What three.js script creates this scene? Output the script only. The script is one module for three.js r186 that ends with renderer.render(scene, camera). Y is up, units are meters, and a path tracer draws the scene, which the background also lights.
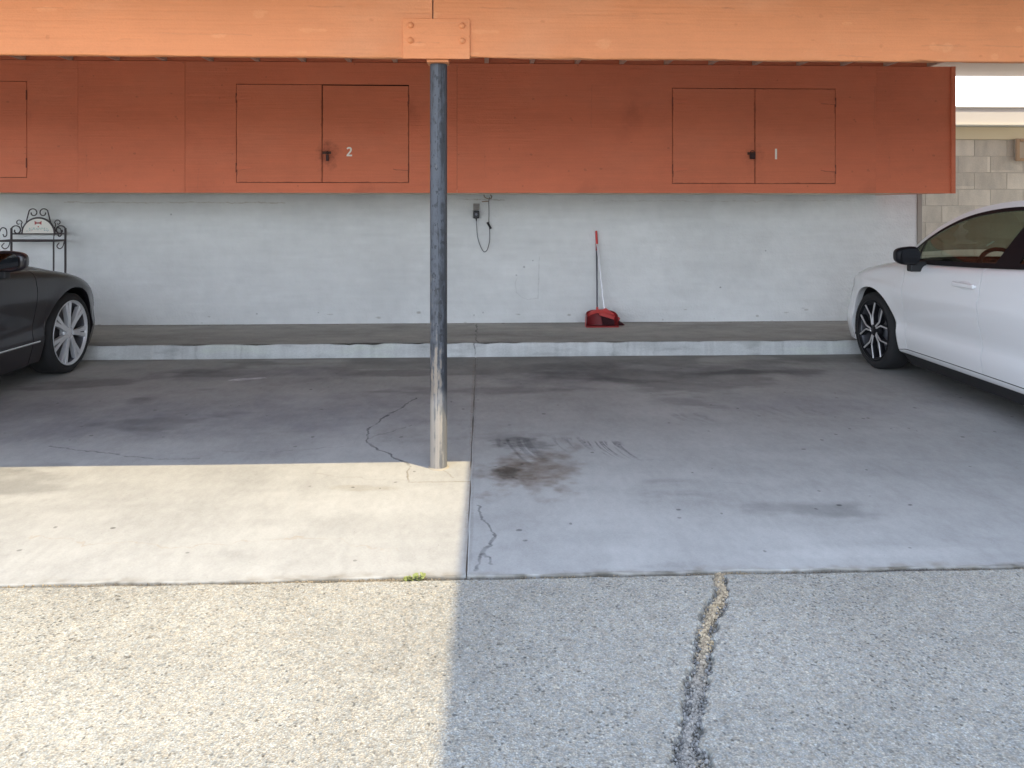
import * as THREE from 'three';
import { mergeGeometries } from 'three/addons/utils/BufferGeometryUtils.js';
import { RoundedBoxGeometry } from 'three/addons/geometries/RoundedBoxGeometry.js';
import { FontLoader } from 'three/addons/loaders/FontLoader.js';
import { TextGeometry } from 'three/addons/geometries/TextGeometry.js';

// ---------------------------------------------------------------- camera, sky, sun, exposure
const scene = new THREE.Scene();
const FOCAL = 769;                                        // pixels
const camera = new THREE.PerspectiveCamera(2 * Math.atan(384 / FOCAL) * 180 / Math.PI, 1024 / 768, 0.05, 900);
camera.position.set(0, 1.4, 0);
camera.rotation.y = -2.23 * Math.PI / 180;
camera.setViewOffset(1024, 768, 0, 179, 1024, 768);        // level camera, lens shifted down

const renderer = new THREE.WebGLRenderer({ antialias: true });
renderer.setSize(1024, 768);
renderer.toneMapping = THREE.LinearToneMapping;
renderer.toneMappingExposure = 2.12;
renderer.shadowMap.enabled = true;

const SUN = new THREE.Vector3(0.5, 1, 0.39).normalize();
const SKY_GAIN = 1.55;
{
  const w = 256, h = 128, d = new Float32Array(w * h * 4);
  const zen = [0.30, 0.45, 0.74], hor = [1.20, 1.29, 1.38];
  for (let j = 0; j < h; j++) for (let i = 0; i < w; i++) {
    const el = ((j + 0.5) / h - 0.5) * Math.PI, az = ((i + 0.5) / w - 0.5) * 2 * Math.PI;
    const y = Math.sin(el), x = Math.cos(el) * Math.cos(az), z = Math.cos(el) * Math.sin(az);
    const k = Math.pow(1 - Math.max(0, y), 2.2);
    const c = Math.max(0, x * SUN.x + y * SUN.y + z * SUN.z), g = 0.55 * Math.pow(c, 14) + 0.2 * Math.pow(c, 3);
    for (let q = 0; q < 3; q++) d[(j * w + i) * 4 + q] = SKY_GAIN * (zen[q] + (hor[q] - zen[q]) * k + g * [1, 0.97, 0.9][q]);
    d[(j * w + i) * 4 + 3] = 1;
  }
  const t = new THREE.DataTexture(d, w, h, THREE.RGBAFormat, THREE.FloatType);
  t.mapping = THREE.EquirectangularReflectionMapping; t.magFilter = THREE.LinearFilter; t.needsUpdate = true;
  scene.background = t; scene.environment = t;
}
const sun = new THREE.DirectionalLight(new THREE.Color().setRGB(1, 0.83, 0.52), 2.6);
sun.position.set(SUN.x * 40, SUN.y * 40, SUN.z * 40 - 4);
sun.target.position.set(0, 0, -4); scene.add(sun.target);
sun.castShadow = true; sun.shadow.radius = 0.45; sun.shadow.mapSize.set(4096, 4096);
Object.assign(sun.shadow.camera, { left: -16, right: 16, top: 16, bottom: -16, near: 1, far: 90 });
scene.add(sun);

// ---------------------------------------------------------------- helpers
let seed = 20240611;
const rnd = () => { seed |= 0; seed = seed + 0x6D2B79F5 | 0; let t = Math.imul(seed ^ seed >>> 15, 1 | seed); t = t + Math.imul(t ^ t >>> 7, 61 | t) ^ t; return ((t ^ t >>> 14) >>> 0) / 4294967296; };
const rr = (a, b) => a + (b - a) * rnd();
const clamp = (x, a = 0, b = 1) => x < a ? a : x > b ? b : x;
const lerp = (a, b, t) => a + (b - a) * t;
const sstep = (a, b, x) => { const t = clamp((x - a) / (b - a)); return t * t * (3 - 2 * t); };
const LAT = new Float32Array(65536); for (let i = 0; i < 65536; i++) LAT[i] = rnd();
function vn(x, y) {
  const xi = Math.floor(x), yi = Math.floor(y); let fx = x - xi, fy = y - yi;
  fx = fx * fx * (3 - 2 * fx); fy = fy * fy * (3 - 2 * fy);
  const a = xi & 255, b = (xi + 1) & 255, c = (yi & 255) << 8, d = ((yi + 1) & 255) << 8;
  const p = LAT[a + c], q = LAT[b + c], r = LAT[a + d], s = LAT[b + d];
  return p + (q - p) * fx + (r - p + (p - q - r + s) * fx) * fy;
}
function fbm(x, y, o = 4) { let s = 0, a = 0.5, n = 0; for (let i = 0; i < o; i++) { s += a * vn(x, y); n += a; a *= 0.5; x = x * 2.03 + 17.3; y = y * 2.03 + 9.7; } return s / n; }
const enc = v => { v = clamp(v); return 255 * (v <= 0.0031308 ? 12.92 * v : 1.055 * Math.pow(v, 1 / 2.4) - 0.055); };
const ENC = new Uint8Array(4097); for (let i = 0; i <= 4096; i++) ENC[i] = Math.round(enc(i / 4096));
function dtex(data, w, h, srgb) {
  const t = new THREE.DataTexture(data, w, h, THREE.RGBAFormat);
  t.wrapS = t.wrapT = THREE.RepeatWrapping; t.magFilter = THREE.LinearFilter; t.minFilter = THREE.LinearMipmapLinearFilter; t.generateMipmaps = true;
  if (srgb) t.colorSpace = THREE.SRGBColorSpace; t.needsUpdate = true; return t;
}
// a surface painted in metres: colour (linear) and relief
class Paint {
  constructor(w, h, x0, y0, sx, sy) { Object.assign(this, { w, h, x0, y0, sx, sy }); this.c = new Float32Array(w * h * 3); this.b = new Float32Array(w * h).fill(0.5); }
  each(fn) { const { w, h } = this, o = [0, 0, 0, 0.5]; for (let j = 0; j < h; j++) for (let i = 0; i < w; i++) { const k = j * w + i; o[3] = 0.5; fn(this.x0 + (i + 0.5) / w * this.sx, this.y0 + (j + 0.5) / h * this.sy, o); this.c[k * 3] = o[0]; this.c[k * 3 + 1] = o[1]; this.c[k * 3 + 2] = o[2]; this.b[k] = o[3]; } return this; }
  area(xa, xb, ya, yb, fn) {
    const { w, h } = this, ia = Math.max(0, Math.floor((xa - this.x0) / this.sx * w)), ib = Math.min(w - 1, Math.ceil((xb - this.x0) / this.sx * w));
    const ja = Math.max(0, Math.floor((ya - this.y0) / this.sy * h)), jb = Math.min(h - 1, Math.ceil((yb - this.y0) / this.sy * h));
    for (let j = ja; j <= jb; j++) for (let i = ia; i <= ib; i++) fn(this.x0 + (i + 0.5) / w * this.sx, this.y0 + (j + 0.5) / h * this.sy, j * w + i);
  }
  mix(k, col, a, dip = 0) { for (let q = 0; q < 3; q++) this.c[k * 3 + q] += (col[q] - this.c[k * 3 + q]) * a; this.b[k] -= dip * a; }
  mul(k, m, a) { for (let q = 0; q < 3; q++) this.c[k * 3 + q] *= 1 + (m[q] - 1) * a; }
  line(pts, wd, col, alpha = 1, dip = 0.3, wob = 1) {
    for (let s = 0; s + 1 < pts.length; s++) {
      const [ax, ay] = pts[s], [bx, by] = pts[s + 1], L2 = (bx - ax) ** 2 + (by - ay) ** 2 + 1e-9, m = wd * 4 + 0.02 * wob;
      this.area(Math.min(ax, bx) - m, Math.max(ax, bx) + m, Math.min(ay, by) - m, Math.max(ay, by) + m, (x, y, k) => {
        const wx = x + (fbm(x * 14, y * 14, 5) - 0.5) * 0.06 * wob, wy = y + (fbm(x * 14 + 50, y * 14, 5) - 0.5) * 0.06 * wob;
        const t = clamp(((wx - ax) * (bx - ax) + (wy - ay) * (by - ay)) / L2), dd = Math.hypot(wx - ax - (bx - ax) * t, wy - ay - (by - ay) * t);
        const ww = wd * (0.15 + 1.2 * vn(x * 25, y * 25 + 7)), a = alpha * (1 - sstep(ww * 0.3, ww * 0.5 + 0.005, dd)) * sstep(0.12, 0.55, fbm(x * 11 + 3, y * 11, 3)) * (0.5 + 0.5 * vn(x * 60, y * 60));
        if (a > 0.01) this.mix(k, col, a, dip);
      });
    }
  }
  blob(cx, cy, rx, ry, ang, m, alpha, sc = 6, hard = 0.35, streak = 0) {
    const R = Math.max(rx, ry) * 1.6, ca = Math.cos(ang), sa = Math.sin(ang);
    this.area(cx - R, cx + R, cy - R, cy + R, (x, y, k) => {
      const dx = x - cx, dy = y - cy, u = (dx * ca + dy * sa) / rx, v = (-dx * sa + dy * ca) / ry;
      const r = Math.hypot(u, v) + (fbm(x * sc, y * sc, 4) - 0.5) * 1.5;
      let a = 1 - sstep(1 - hard, 1 + hard * 0.4, r);
      if (a <= 0) return;
      a *= 0.45 + 0.75 * fbm(x * sc * 3 + 40, y * sc * (3 + streak), 3);
      this.mul(k, m, clamp(alpha * a));
    });
  }
  maps(bump = true) {
    const n = this.w * this.h, d = new Uint8Array(n * 4);
    for (let k = 0; k < n; k++) { for (let q = 0; q < 3; q++) d[k * 4 + q] = ENC[Math.round(clamp(this.c[k * 3 + q]) * 4096)]; d[k * 4 + 3] = 255; }
    const out = { map: dtex(d, this.w, this.h, true) };
    if (bump) { const e = new Uint8Array(n * 4); for (let k = 0; k < n; k++) { const v = Math.round(255 * clamp(this.b[k])); e[k * 4] = e[k * 4 + 1] = e[k * 4 + 2] = v; e[k * 4 + 3] = 255; } out.bumpMap = dtex(e, this.w, this.h, false); }
    this.c = this.b = null; return out;
  }
}
const rgb = (r, g, b) => new THREE.Color().setRGB(r, g, b);
const std = (c, o = {}) => new THREE.MeshStandardMaterial({ color: Array.isArray(c) ? rgb(...c) : c, roughness: 0.8, side: THREE.DoubleSide, ...o });
const phy = (c, o = {}) => new THREE.MeshPhysicalMaterial({ color: Array.isArray(c) ? rgb(...c) : c, roughness: 0.5, side: THREE.DoubleSide, ...o });
const used = {};
const numbered = n => { const k = used[n] = (used[n] ?? -1) + 1; return k ? `${n}_${String(k).padStart(3, '0')}` : n; };
function mesh(name, geo, mat, parent) {
  const m = new THREE.Mesh(Array.isArray(geo) ? join(geo) : geo, mat);
  m.castShadow = m.receiveShadow = true; m.name = parent ? name : numbered(name); (parent || scene).add(m); return m;
}
function join(gs) {
  gs = gs.map(g => { g = g.index ? g.toNonIndexed() : g; for (const k of Object.keys(g.attributes)) if (!['position', 'normal', 'uv'].includes(k)) g.deleteAttribute(k); return g; });
  return gs.length > 1 ? mergeGeometries(gs) : gs[0];
}
function thing(name, label, category, pos = [0, 0, 0], group) {
  const g = new THREE.Group(); g.name = numbered(name); g.position.set(...pos); g.userData = { label, category }; if (group) g.userData.group = group; scene.add(g); return g;
}
function tag(o, label, category, group, kind) { Object.assign(o.userData, { label, category }); if (group) o.userData.group = group; if (kind) o.userData.kind = kind; return o; }
const structure = (o, label) => { o.userData.kind = 'structure'; if (label) o.userData.label = label; return o; };
// uv in metres by the way each face points
function uvm(g, sx = 1, sy = 1, ox = 0, oy = 0) {
  if (g.index) g = g.toNonIndexed(); const p = g.attributes.position, uv = new Float32Array(p.count * 2), a = new THREE.Vector3(), b = new THREE.Vector3(), c = new THREE.Vector3();
  for (let i = 0; i < p.count; i += 3) {
    a.fromBufferAttribute(p, i); b.fromBufferAttribute(p, i + 1); c.fromBufferAttribute(p, i + 2);
    const n = b.clone().sub(a).cross(c.clone().sub(a)), ax = Math.abs(n.x), ay = Math.abs(n.y), az = Math.abs(n.z);
    [a, b, c].forEach((v, j) => { const q = az >= ax && az >= ay ? [v.x, v.y] : ax >= ay ? [v.z, v.y] : [v.x, v.z]; uv[(i + j) * 2] = (q[0] - ox) / sx; uv[(i + j) * 2 + 1] = (q[1] - oy) / sy; });
  }
  g.setAttribute('uv', new THREE.BufferAttribute(uv, 2)); return g;
}
const box = (x0, x1, y0, y1, z0, z1) => new THREE.BoxGeometry(x1 - x0, y1 - y0, z1 - z0).translate((x0 + x1) / 2, (y0 + y1) / 2, (z0 + z1) / 2);
const rbox = (x0, x1, y0, y1, z0, z1, r = 0.004, s = 1) => new RoundedBoxGeometry(x1 - x0, y1 - y0, z1 - z0, s, r).translate((x0 + x1) / 2, (y0 + y1) / 2, (z0 + z1) / 2);
const V = (x, y, z) => new THREE.Vector3(x, y, z);
const tube = (pts, r, n = 0, rs = 6, closed = false) => new THREE.TubeGeometry(new THREE.CatmullRomCurve3(pts.map(p => V(...p)), closed, 'centripetal'), n || pts.length * 4, r, rs, closed);
const rod = (a, b, r0, r1 = r0, rs = 10) => { const A = V(...a), B = V(...b), d = B.clone().sub(A); return new THREE.CylinderGeometry(r1, r0, d.length(), rs).applyQuaternion(new THREE.Quaternion().setFromUnitVectors(V(0, 1, 0), d.clone().normalize())).translate((A.x + B.x) / 2, (A.y + B.y) / 2, (A.z + B.z) / 2); };
function grid(us, vs, fn, uvf) {
  const pos = [], uv = [], idx = [], n = vs.length;
  us.forEach((u, i) => vs.forEach((v, j) => { const p = fn(u, v, i, j); pos.push(p[0], p[1], p[2]); const q = uvf ? uvf(p) : [i / (us.length - 1), j / (n - 1)]; uv.push(q[0], q[1]); }));
  for (let i = 0; i + 1 < us.length; i++) for (let j = 0; j + 1 < n; j++) { const a = i * n + j, b = a + 1, c = a + n, d = c + 1; idx.push(a, c, b, b, c, d); }
  const g = new THREE.BufferGeometry(); g.setAttribute('position', new THREE.Float32BufferAttribute(pos, 3)); g.setAttribute('uv', new THREE.Float32BufferAttribute(uv, 2)); g.setIndex(idx); g.computeVertexNormals(); return g;
}
const span = (a, b, n) => Array.from({ length: n + 1 }, (_, i) => a + (b - a) * i / n);
function spline(pts) {          // smooth curve y(x) through points
  const n = pts.length, m = pts.map((p, i) => { const a = pts[Math.max(0, i - 1)], b = pts[Math.min(n - 1, i + 1)]; return (b[1] - a[1]) / (b[0] - a[0]); });
  return x => { if (x <= pts[0][0]) return pts[0][1]; if (x >= pts[n - 1][0]) return pts[n - 1][1]; let i = 0; while (x > pts[i + 1][0]) i++; const h = pts[i + 1][0] - pts[i][0], t = (x - pts[i][0]) / h, t2 = t * t, t3 = t2 * t;
    return (2 * t3 - 3 * t2 + 1) * pts[i][1] + (t3 - 2 * t2 + t) * h * m[i] + (-2 * t3 + 3 * t2) * pts[i + 1][1] + (t3 - t2) * h * m[i + 1]; };
}

// ---------------------------------------------------------------- ground: asphalt
const FRONT = -2.905, KERB = -7.09, WALL = -8.3, WALK = 0.129, JOINT = -0.058;
const crackPath = [[0.906, -2.92], [0.88, -2.779], [0.79, -2.616], [0.714, -2.449], [0.666, -2.316], [0.617, -2.197], [0.579, -2.09], [0.536, -1.993], [0.522, -1.893], [0.50, -1.75], [0.44, -1.5], [0.41, -1.2], [0.3, -0.8]];
function crackDist(x, z) {
  let best = 9, bt = 0;
  for (let s = 0; s + 1 < crackPath.length; s++) { const [ax, ay] = crackPath[s], [bx, by] = crackPath[s + 1], t = clamp(((x - ax) * (bx - ax) + (z - ay) * (by - ay)) / ((bx - ax) ** 2 + (by - ay) ** 2)), d = x - ax - (bx - ax) * t, e = z - ay - (by - ay) * t, r = Math.hypot(d, e); if (r < best) { best = r; bt = d; } }
  return [best, bt];
}
const crackHalf = z => 0.025 + 0.020 * sstep(-2.1, -1.85, z) + 0.012 * (vn(z * 9, 3) - 0.5);
const ASZ = 4.6;
let asphaltMaps;
{
  const N = 2048, cells = 640, C = ASZ / cells, cx = new Float32Array(cells * cells), cy = new Float32Array(cells * cells), cv = new Float32Array(cells * cells), ct = new Float32Array(cells * cells);
  for (let i = 0; i < cells * cells; i++) { cx[i] = rnd(); cy[i] = rnd(); const r = rnd(); cv[i] = r < 0.008 + 0.05 * sstep(0.5, 0.72, fbm((i % cells) * 0.018, Math.floor(i / cells) * 0.018, 4)) ? rr(0.09, 0.16) : r < 0.15 ? rr(0.20, 0.28) : r < 0.95 ? rr(0.33, 0.45) : rr(0.46, 0.56); ct[i] = rr(-1, 1); }
  asphaltMaps = new Paint(N, N, 0, 0, ASZ, ASZ).each((x, y, o) => {
    const wx = x + (vn(x * 160, y * 160) - 0.5) * 0.003, wy = y + (vn(x * 160 + 31, y * 160) - 0.5) * 0.003;
    const gx = wx / C, gy = wy / C, ix = Math.floor(gx), iy = Math.floor(gy); let d1 = 9, d2 = 9, id = 0;
    for (let b = -1; b <= 1; b++) for (let a = -1; a <= 1; a++) {
      const k = ((iy + b + cells) % cells) * cells + (ix + a + cells) % cells, dx = ix + a + cx[k] - gx, dy = iy + b + cy[k] - gy, d = dx * dx + dy * dy;
      if (d < d1) { d2 = d1; d1 = d; id = k; } else if (d < d2) d2 = d;
    }
    const edge = Math.sqrt(d2) - Math.sqrt(d1), st = sstep(0.05, 0.3, edge);
    const fine = vn(x * 400, y * 400), macro = 0.86 + 0.30 * (fbm(x * 1.5, y * 1.5, 4));
    let v2; const v = lerp(0.27, cv[id], st) * (0.72 + 0.32 * fine + 0.36 * vn(x * 260 + 8, y * 260)) * (0.86 + 0.28 * fbm(x * 34, y * 34, 3)) * macro * (1 - 0.6 * sstep(0.80, 0.9, fbm(x * 75 + 60, y * 75, 2))), t = ct[id] * 0.06;
    v2 = v * 0.90; o[0] = v2 * (1.05 + t); o[1] = v2 * 0.985; o[2] = v2 * (0.83 - t);
    o[3] = clamp(0.25 + 0.5 * st * (0.55 + 0.6 * cv[id]) + 0.1 * fine);
  }).maps();
}
const asphaltMat = std([1, 1, 1], { ...asphaltMaps, bumpScale: 0.006, roughness: 0.93 });
const asphaltNear = asphaltMat.clone(); asphaltNear.vertexColors = true;
{
  const far = new THREE.PlaneGeometry(600, 600, 1, 1).rotateX(-Math.PI / 2).translate(0, -0.032, 0);
  structure(mesh('ground', uvm(far, ASZ, ASZ), asphaltMat), 'worn grey asphalt of the yard beyond the parking bays');
  const xs = [...span(-4.4, 0.22, 260), ...span(0.224, 1.1, 230), ...span(1.12, 4.4, 190)], zs = [...span(-2.99, -1.7, 330), ...span(-1.69, -0.5, 90)], col = [];
  const g = grid(xs, zs, (x, z) => {
    let y = -0.003 + (fbm(x * 1.1, z * 1.1, 3) - 0.5) * 0.006 - 0.022 * (1 - sstep(FRONT - 0.02, FRONT + 0.004, z));
    const [d, side] = crackDist(x + (fbm(x * 45, z * 45, 5) - 0.5) * 0.05, z), w = crackHalf(z), c = 1 - sstep(w * 0.7, w * 1.1 + 0.012, d);
    const e = Math.abs(z - FRONT - 0.004) + (fbm(x * 9, 4, 3) - 0.5) * 0.012, j = 1 - sstep(0.005, 0.017, e);
    y -= (0.017 + 0.008 * (vn(x * 120, z * 120) - 0.5)) * c + 0.010 * j;
    const edge = Math.min(x + 4.4, 4.4 - x, -0.5 - z); y -= 0.02 * (1 - sstep(0, 0.25, edge));
    const tar = clamp(c * 0.7 + j * (0.25 + 0.5 * vn(x * 3, 9))) * (0.7 + 0.5 * vn(x * 50, z * 50));
    const patch = 0.86 + 0.28 * fbm(x * 1.4 + 5, z * 2.6, 5);
    const m = patch * (1 - 0.72 * clamp(tar));
    col.push(m, m * lerp(1, 0.97, tar), m * lerp(1, 0.93, tar));
    return [x, y, z];
  }, p => [(p[0] + 2.25) / ASZ, (p[2] + 3.2) / ASZ]);
  g.setAttribute('color', new THREE.Float32BufferAttribute(col, 3));
  structure(mesh('driveway', g, asphaltNear), 'cracked pale asphalt driveway in front of the parking slabs');
}

// ---------------------------------------------------------------- parking slabs, walkway, kerb
function slabPaint(x0, right) {
  const P = new Paint(2048, 1792, x0, KERB - 0.02, 5, 4.25);
  P.each((x, z, o) => {
    const n = fbm(x * 1.6, z * 1.6, 5), m = fbm(x * 7 + 30, z * 5, 4), f = vn(x * 190, z * 190), g = fbm(x * 40, z * 22, 3);
    const tr = fbm(x * 2.2 + 9, z * 9, 3);          // trowel marks
    let v = 0.375 * (0.74 + 0.34 * n + 0.18 * m + 0.16 * (tr - 0.5) + 0.10 * (f - 0.5) + 0.16 * (g - 0.5));
    o[0] = v * 1.03; o[1] = v * 0.975; o[2] = v * 0.845; o[3] = 0.5 + 0.16 * (g - 0.5) + 0.1 * (f - 0.5) + 0.2 * (m - 0.5);
    // tyre dust and oil film where the engines stand, by the kerb
    const d = sstep(0.65, 0.82, fbm(x * 1.3 + 6, z * 2.6, 5) + (z < -4.9 ? 0.30 * sstep(-4.9, -6.6, z) : 0)) * (0.35 + 0.8 * fbm(x * 3, z * 6, 4));
    const k = 1 - 0.42 * clamp(d); o[0] *= k * 0.97; o[1] *= k; o[2] *= k * 1.08;
    if (f > 0.965) { o[0] *= 0.7; o[1] *= 0.7; o[2] *= 0.7; }
  });
  const dk = [0.07, 0.07, 0.07];
  // chipped dirty edge towards the asphalt and along the joint
  P.area(x0, x0 + 5, -3.1, -2.83, (x, z, k) => { const a = 1 - sstep(0.0, 0.05, -(z - FRONT) + (fbm(x * 6, z * 9, 4) - 0.5) * 0.1); if (a > 0) P.mul(k, [0.74, 0.70, 0.64], a * vn(x * 30, z * 30)); const d = 1 - sstep(-0.002, 0.014, FRONT - z + (fbm(x * 9, z * 30, 4) - 0.55) * 0.04); if (d > 0) P.mul(k, [0.36, 0.33, 0.28], d * (0.35 + 0.65 * vn(x * 45, z * 45))); });
  return [P, dk];
}
{
  const [P, dk] = slabPaint(-5.058, false);
  P.line([[-0.48, -5.62], [-0.519, -5.489], [-0.64, -5.107], [-0.697, -4.859], [-0.685, -4.611], [-0.616, -4.458], [-0.515, -4.33], [-0.427, -4.225], [-0.386, -4.143]], 0.013, dk, 0.9, 0.4);
  P.line([[-0.45, -4.9], [-0.62, -4.72], [-0.69, -4.62]], 0.006, dk, 0.5, 0.2);
  P.line([[-0.386, -4.143], [-0.391, -4.05], [-0.372, -3.904], [-0.25, -3.9], [-0.061, -3.906]], 0.006, [0.2, 0.17, 0.12], 0.85, 0.4, 0.35);
  P.line([[-0.2, -4.07], [-0.16, -4.0], [-0.15, -3.96]], 0.005, [0.2, 0.17, 0.12], 0.6, 0.3, 0.5);
  P.line([[-0.9, -4.05], [-0.65, -3.98], [-0.38, -3.93]], 0.004, [0.25, 0.22, 0.18], 0.4, 0.2);
  P.line([[-2.5, -4.55], [-2.267, -4.486], [-1.962, -4.369], [-1.719, -4.309], [-1.56, -4.319]], 0.008, dk, 0.7, 0.3);
  P.line([[-1.5, -4.45], [-1.2, -4.4], [-0.8, -4.5]], 0.004, dk, 0.4, 0.2);
  P.line([[-0.075, -7], [-0.068, -5.2], [-0.065, -4.3], [-0.07, -3.5], [-0.062, -2.95]], 0.016, [0.24, 0.18, 0.12], 0.35, 0.1, 0.15);
  P.line([[-1.9, -3.3], [-1.2, -3.2], [-0.7, -3.28], [-0.35, -3.12]], 0.006, [0.33, 0.27, 0.2], 0.5, 0.2, 2);
  P.blob(-1.89, -6.27, 0.13, 0.035, -0.25, [2.1, 2.1, 2.2], 0.9, 14, 0.2);
  P.blob(-0.64, -3.84, 0.2, 0.05, 0.1, [0.86, 0.83, 0.77], 0.8, 7, 0.4);
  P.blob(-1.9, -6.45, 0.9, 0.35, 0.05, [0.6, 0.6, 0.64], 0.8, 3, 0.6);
  P.blob(-3.0, -5.2, 1.3, 0.6, 0.1, [0.70, 0.71, 0.76], 0.9, 3, 0.8); P.blob(-1.3, -5.2, 1.0, 0.6, -0.1, [0.76, 0.77, 0.82], 0.9, 4, 0.8);  // broad blotches that put the deeper shade of the left bay into the colour
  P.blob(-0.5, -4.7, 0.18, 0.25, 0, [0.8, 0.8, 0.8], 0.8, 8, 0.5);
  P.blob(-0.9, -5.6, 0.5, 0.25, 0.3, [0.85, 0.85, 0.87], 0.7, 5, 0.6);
  for (const [x, z] of [[-0.131, -5.287], [-2.727, -5.603], [-2.232, -5.343], [-2.927, -4.839], [-1.019, -4.684], [-0.489, -4.663], [-0.435, -3.907], [-0.64, -3.846], [-0.857, -3.868], [-1.3, -5.9], [-1.6, -3.4]]) P.blob(x, z, 0.011, 0.010, 0, [0.35, 0.34, 0.33], 1.0, 40, 0.5);
  for (let i = 0; i < 40; i++) P.blob(rr(-4.5, -0.2), rr(-6.6, -3), rr(0.006, 0.012), rr(0.006, 0.012), 0, [0.4, 0.4, 0.4], 0.9, 40, 0.3);
  const mats = std([1, 1, 1], { ...P.maps(), bumpScale: 0.004, roughness: 0.86 });
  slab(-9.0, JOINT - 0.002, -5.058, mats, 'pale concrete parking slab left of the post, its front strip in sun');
}
{
  const [P, dk] = slabPaint(-0.052, true);
  // oil stain, tyre scuffs
  P.blob(0.26, -4.50, 0.20, 0.13, 0.2, [0.42, 0.42, 0.42], 0.9, 9, 0.4, 3);
  P.blob(0.30, -4.06, 0.25, 0.40, 0.35, [0.50, 0.42, 0.36], 1.0, 7, 0.5, 2); P.blob(0.2, -4.0, 0.14, 0.16, 0.2, [0.6, 0.54, 0.48], 0.9, 13, 0.5, 2);
  P.blob(0.13, -4.02, 0.07, 0.09, 0, [0.35, 0.32, 0.28], 0.9, 16, 0.4);
  // skid arcs: rubber rubbed on in fine curved streaks
  const arc = (x0, z0, wd, ln, lean, al, ph) => P.area(x0 - 0.05, x0 + wd + lean + 0.1, z0 - 0.03, z0 + ln + 0.03, (x, z, k) => {
    const t = (z - z0) / ln; if (t < 0 || t > 1) return; const u = (x - x0 - lean * t * t) / wd; if (u < -0.05 || u > 1.05) return;
    const st = fbm(u * 13 + ph, t * 1.5, 2), a = sstep(0.46, 0.66, st + 0.25 * Math.exp(-(((u - 0.02) / 0.05) ** 2)) + 0.15 * Math.exp(-(((u - 0.85) / 0.14) ** 2))) * sstep(0, 0.15, t) * sstep(1, 0.55, t + 0.3 * (vn(u * 14, 3) - 0.5)) * (0.4 + 0.6 * vn(x * 90, z * 60)) * sstep(-0.05, 0.04, u) * sstep(1.05, 0.9, u);
    if (a > 0) P.mul(k, [0.34, 0.34, 0.37], al * a); });
  arc(0.62, -4.56, 0.20, 0.40, 0.10, 0.95, 3); arc(0.42, -4.64, 0.2, 0.32, 0.07, 0.45, 9); arc(0.08, -4.64, 0.22, 0.52, 0.12, 0.6, 15); arc(1.25, -5.15, 0.25, 0.3, 0.1, 0.3, 21); arc(1.9, -5.3, 0.4, 0.35, 0.12, 0.22, 27);
  P.line([[-0.019, -3.592], [0.022, -3.42], [0.042, -3.263], [0.033, -3.168], [-0.008, -3.079], [-0.023, -2.953]], 0.010, dk, 0.75, 0.4);
  P.line([[0.0, -3.09], [0.03, -3.06], [0.04, -3.0]], 0.008, dk, 0.6, 0.3);
  P.line([[-0.045, -7], [-0.048, -5.2], [-0.05, -4.3], [-0.045, -3.5], [-0.048, -2.95]], 0.012, [0.18, 0.16, 0.14], 0.3, 0.1, 0.15);
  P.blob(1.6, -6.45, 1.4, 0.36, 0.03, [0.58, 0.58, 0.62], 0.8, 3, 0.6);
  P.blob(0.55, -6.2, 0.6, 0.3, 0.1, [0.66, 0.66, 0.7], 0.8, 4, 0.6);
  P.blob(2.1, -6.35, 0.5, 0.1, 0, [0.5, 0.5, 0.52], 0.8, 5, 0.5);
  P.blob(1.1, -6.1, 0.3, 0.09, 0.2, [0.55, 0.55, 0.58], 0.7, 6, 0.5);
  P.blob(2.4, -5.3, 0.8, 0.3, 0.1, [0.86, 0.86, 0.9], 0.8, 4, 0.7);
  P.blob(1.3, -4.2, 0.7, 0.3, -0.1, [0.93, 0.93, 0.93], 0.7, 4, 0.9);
  P.blob(0.75, -2.96, 0.12, 0.03, 0, [0.8, 0.8, 0.8], 0.8, 22, 0.8);
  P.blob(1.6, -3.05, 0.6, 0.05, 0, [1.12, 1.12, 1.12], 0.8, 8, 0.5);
  for (const [x, z] of [[-0.03, -5.527], [0.154, -4.559], [0.216, -4.152], [0.415, -5.139], [2.024, -4.506], [2.329, -4.991], [2.535, -4.96], [2.984, -5.191], [2.9, -4.531], [1.846, -4.344], [1.664, -3.527], [1.996, -3.514], [0.159, -3.309], [1.2, -4.9], [0.9, -3.5]]) P.blob(x, z, 0.012, 0.010, 0, [0.3, 0.3, 0.31], 1.0, 40, 0.5);
  for (let i = 0; i < 50; i++) P.blob(rr(0, 4.5), rr(-6.6, -3), rr(0.006, 0.012), rr(0.006, 0.012), 0, [0.4, 0.4, 0.4], 0.9, 40, 0.3);
  for (let i = 0; i < 14; i++) { const x = rr(0.3, 3), z = rr(-5.6, -3.3), a = rr(-0.5, 0.5), l = rr(0.08, 0.3); P.line([[x, z], [x + l * Math.cos(a), z + l * Math.sin(a)]], 0.006, [0.2, 0.2, 0.2], 0.3, 0.1, 1); }
  const mats = std([1, 1, 1], { ...P.maps(), bumpScale: 0.004, roughness: 0.86 });
  slab(JOINT + 0.002, 9.0, -0.052, mats, 'shaded concrete parking slab right of the joint with an oily tyre stain');
}
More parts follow.
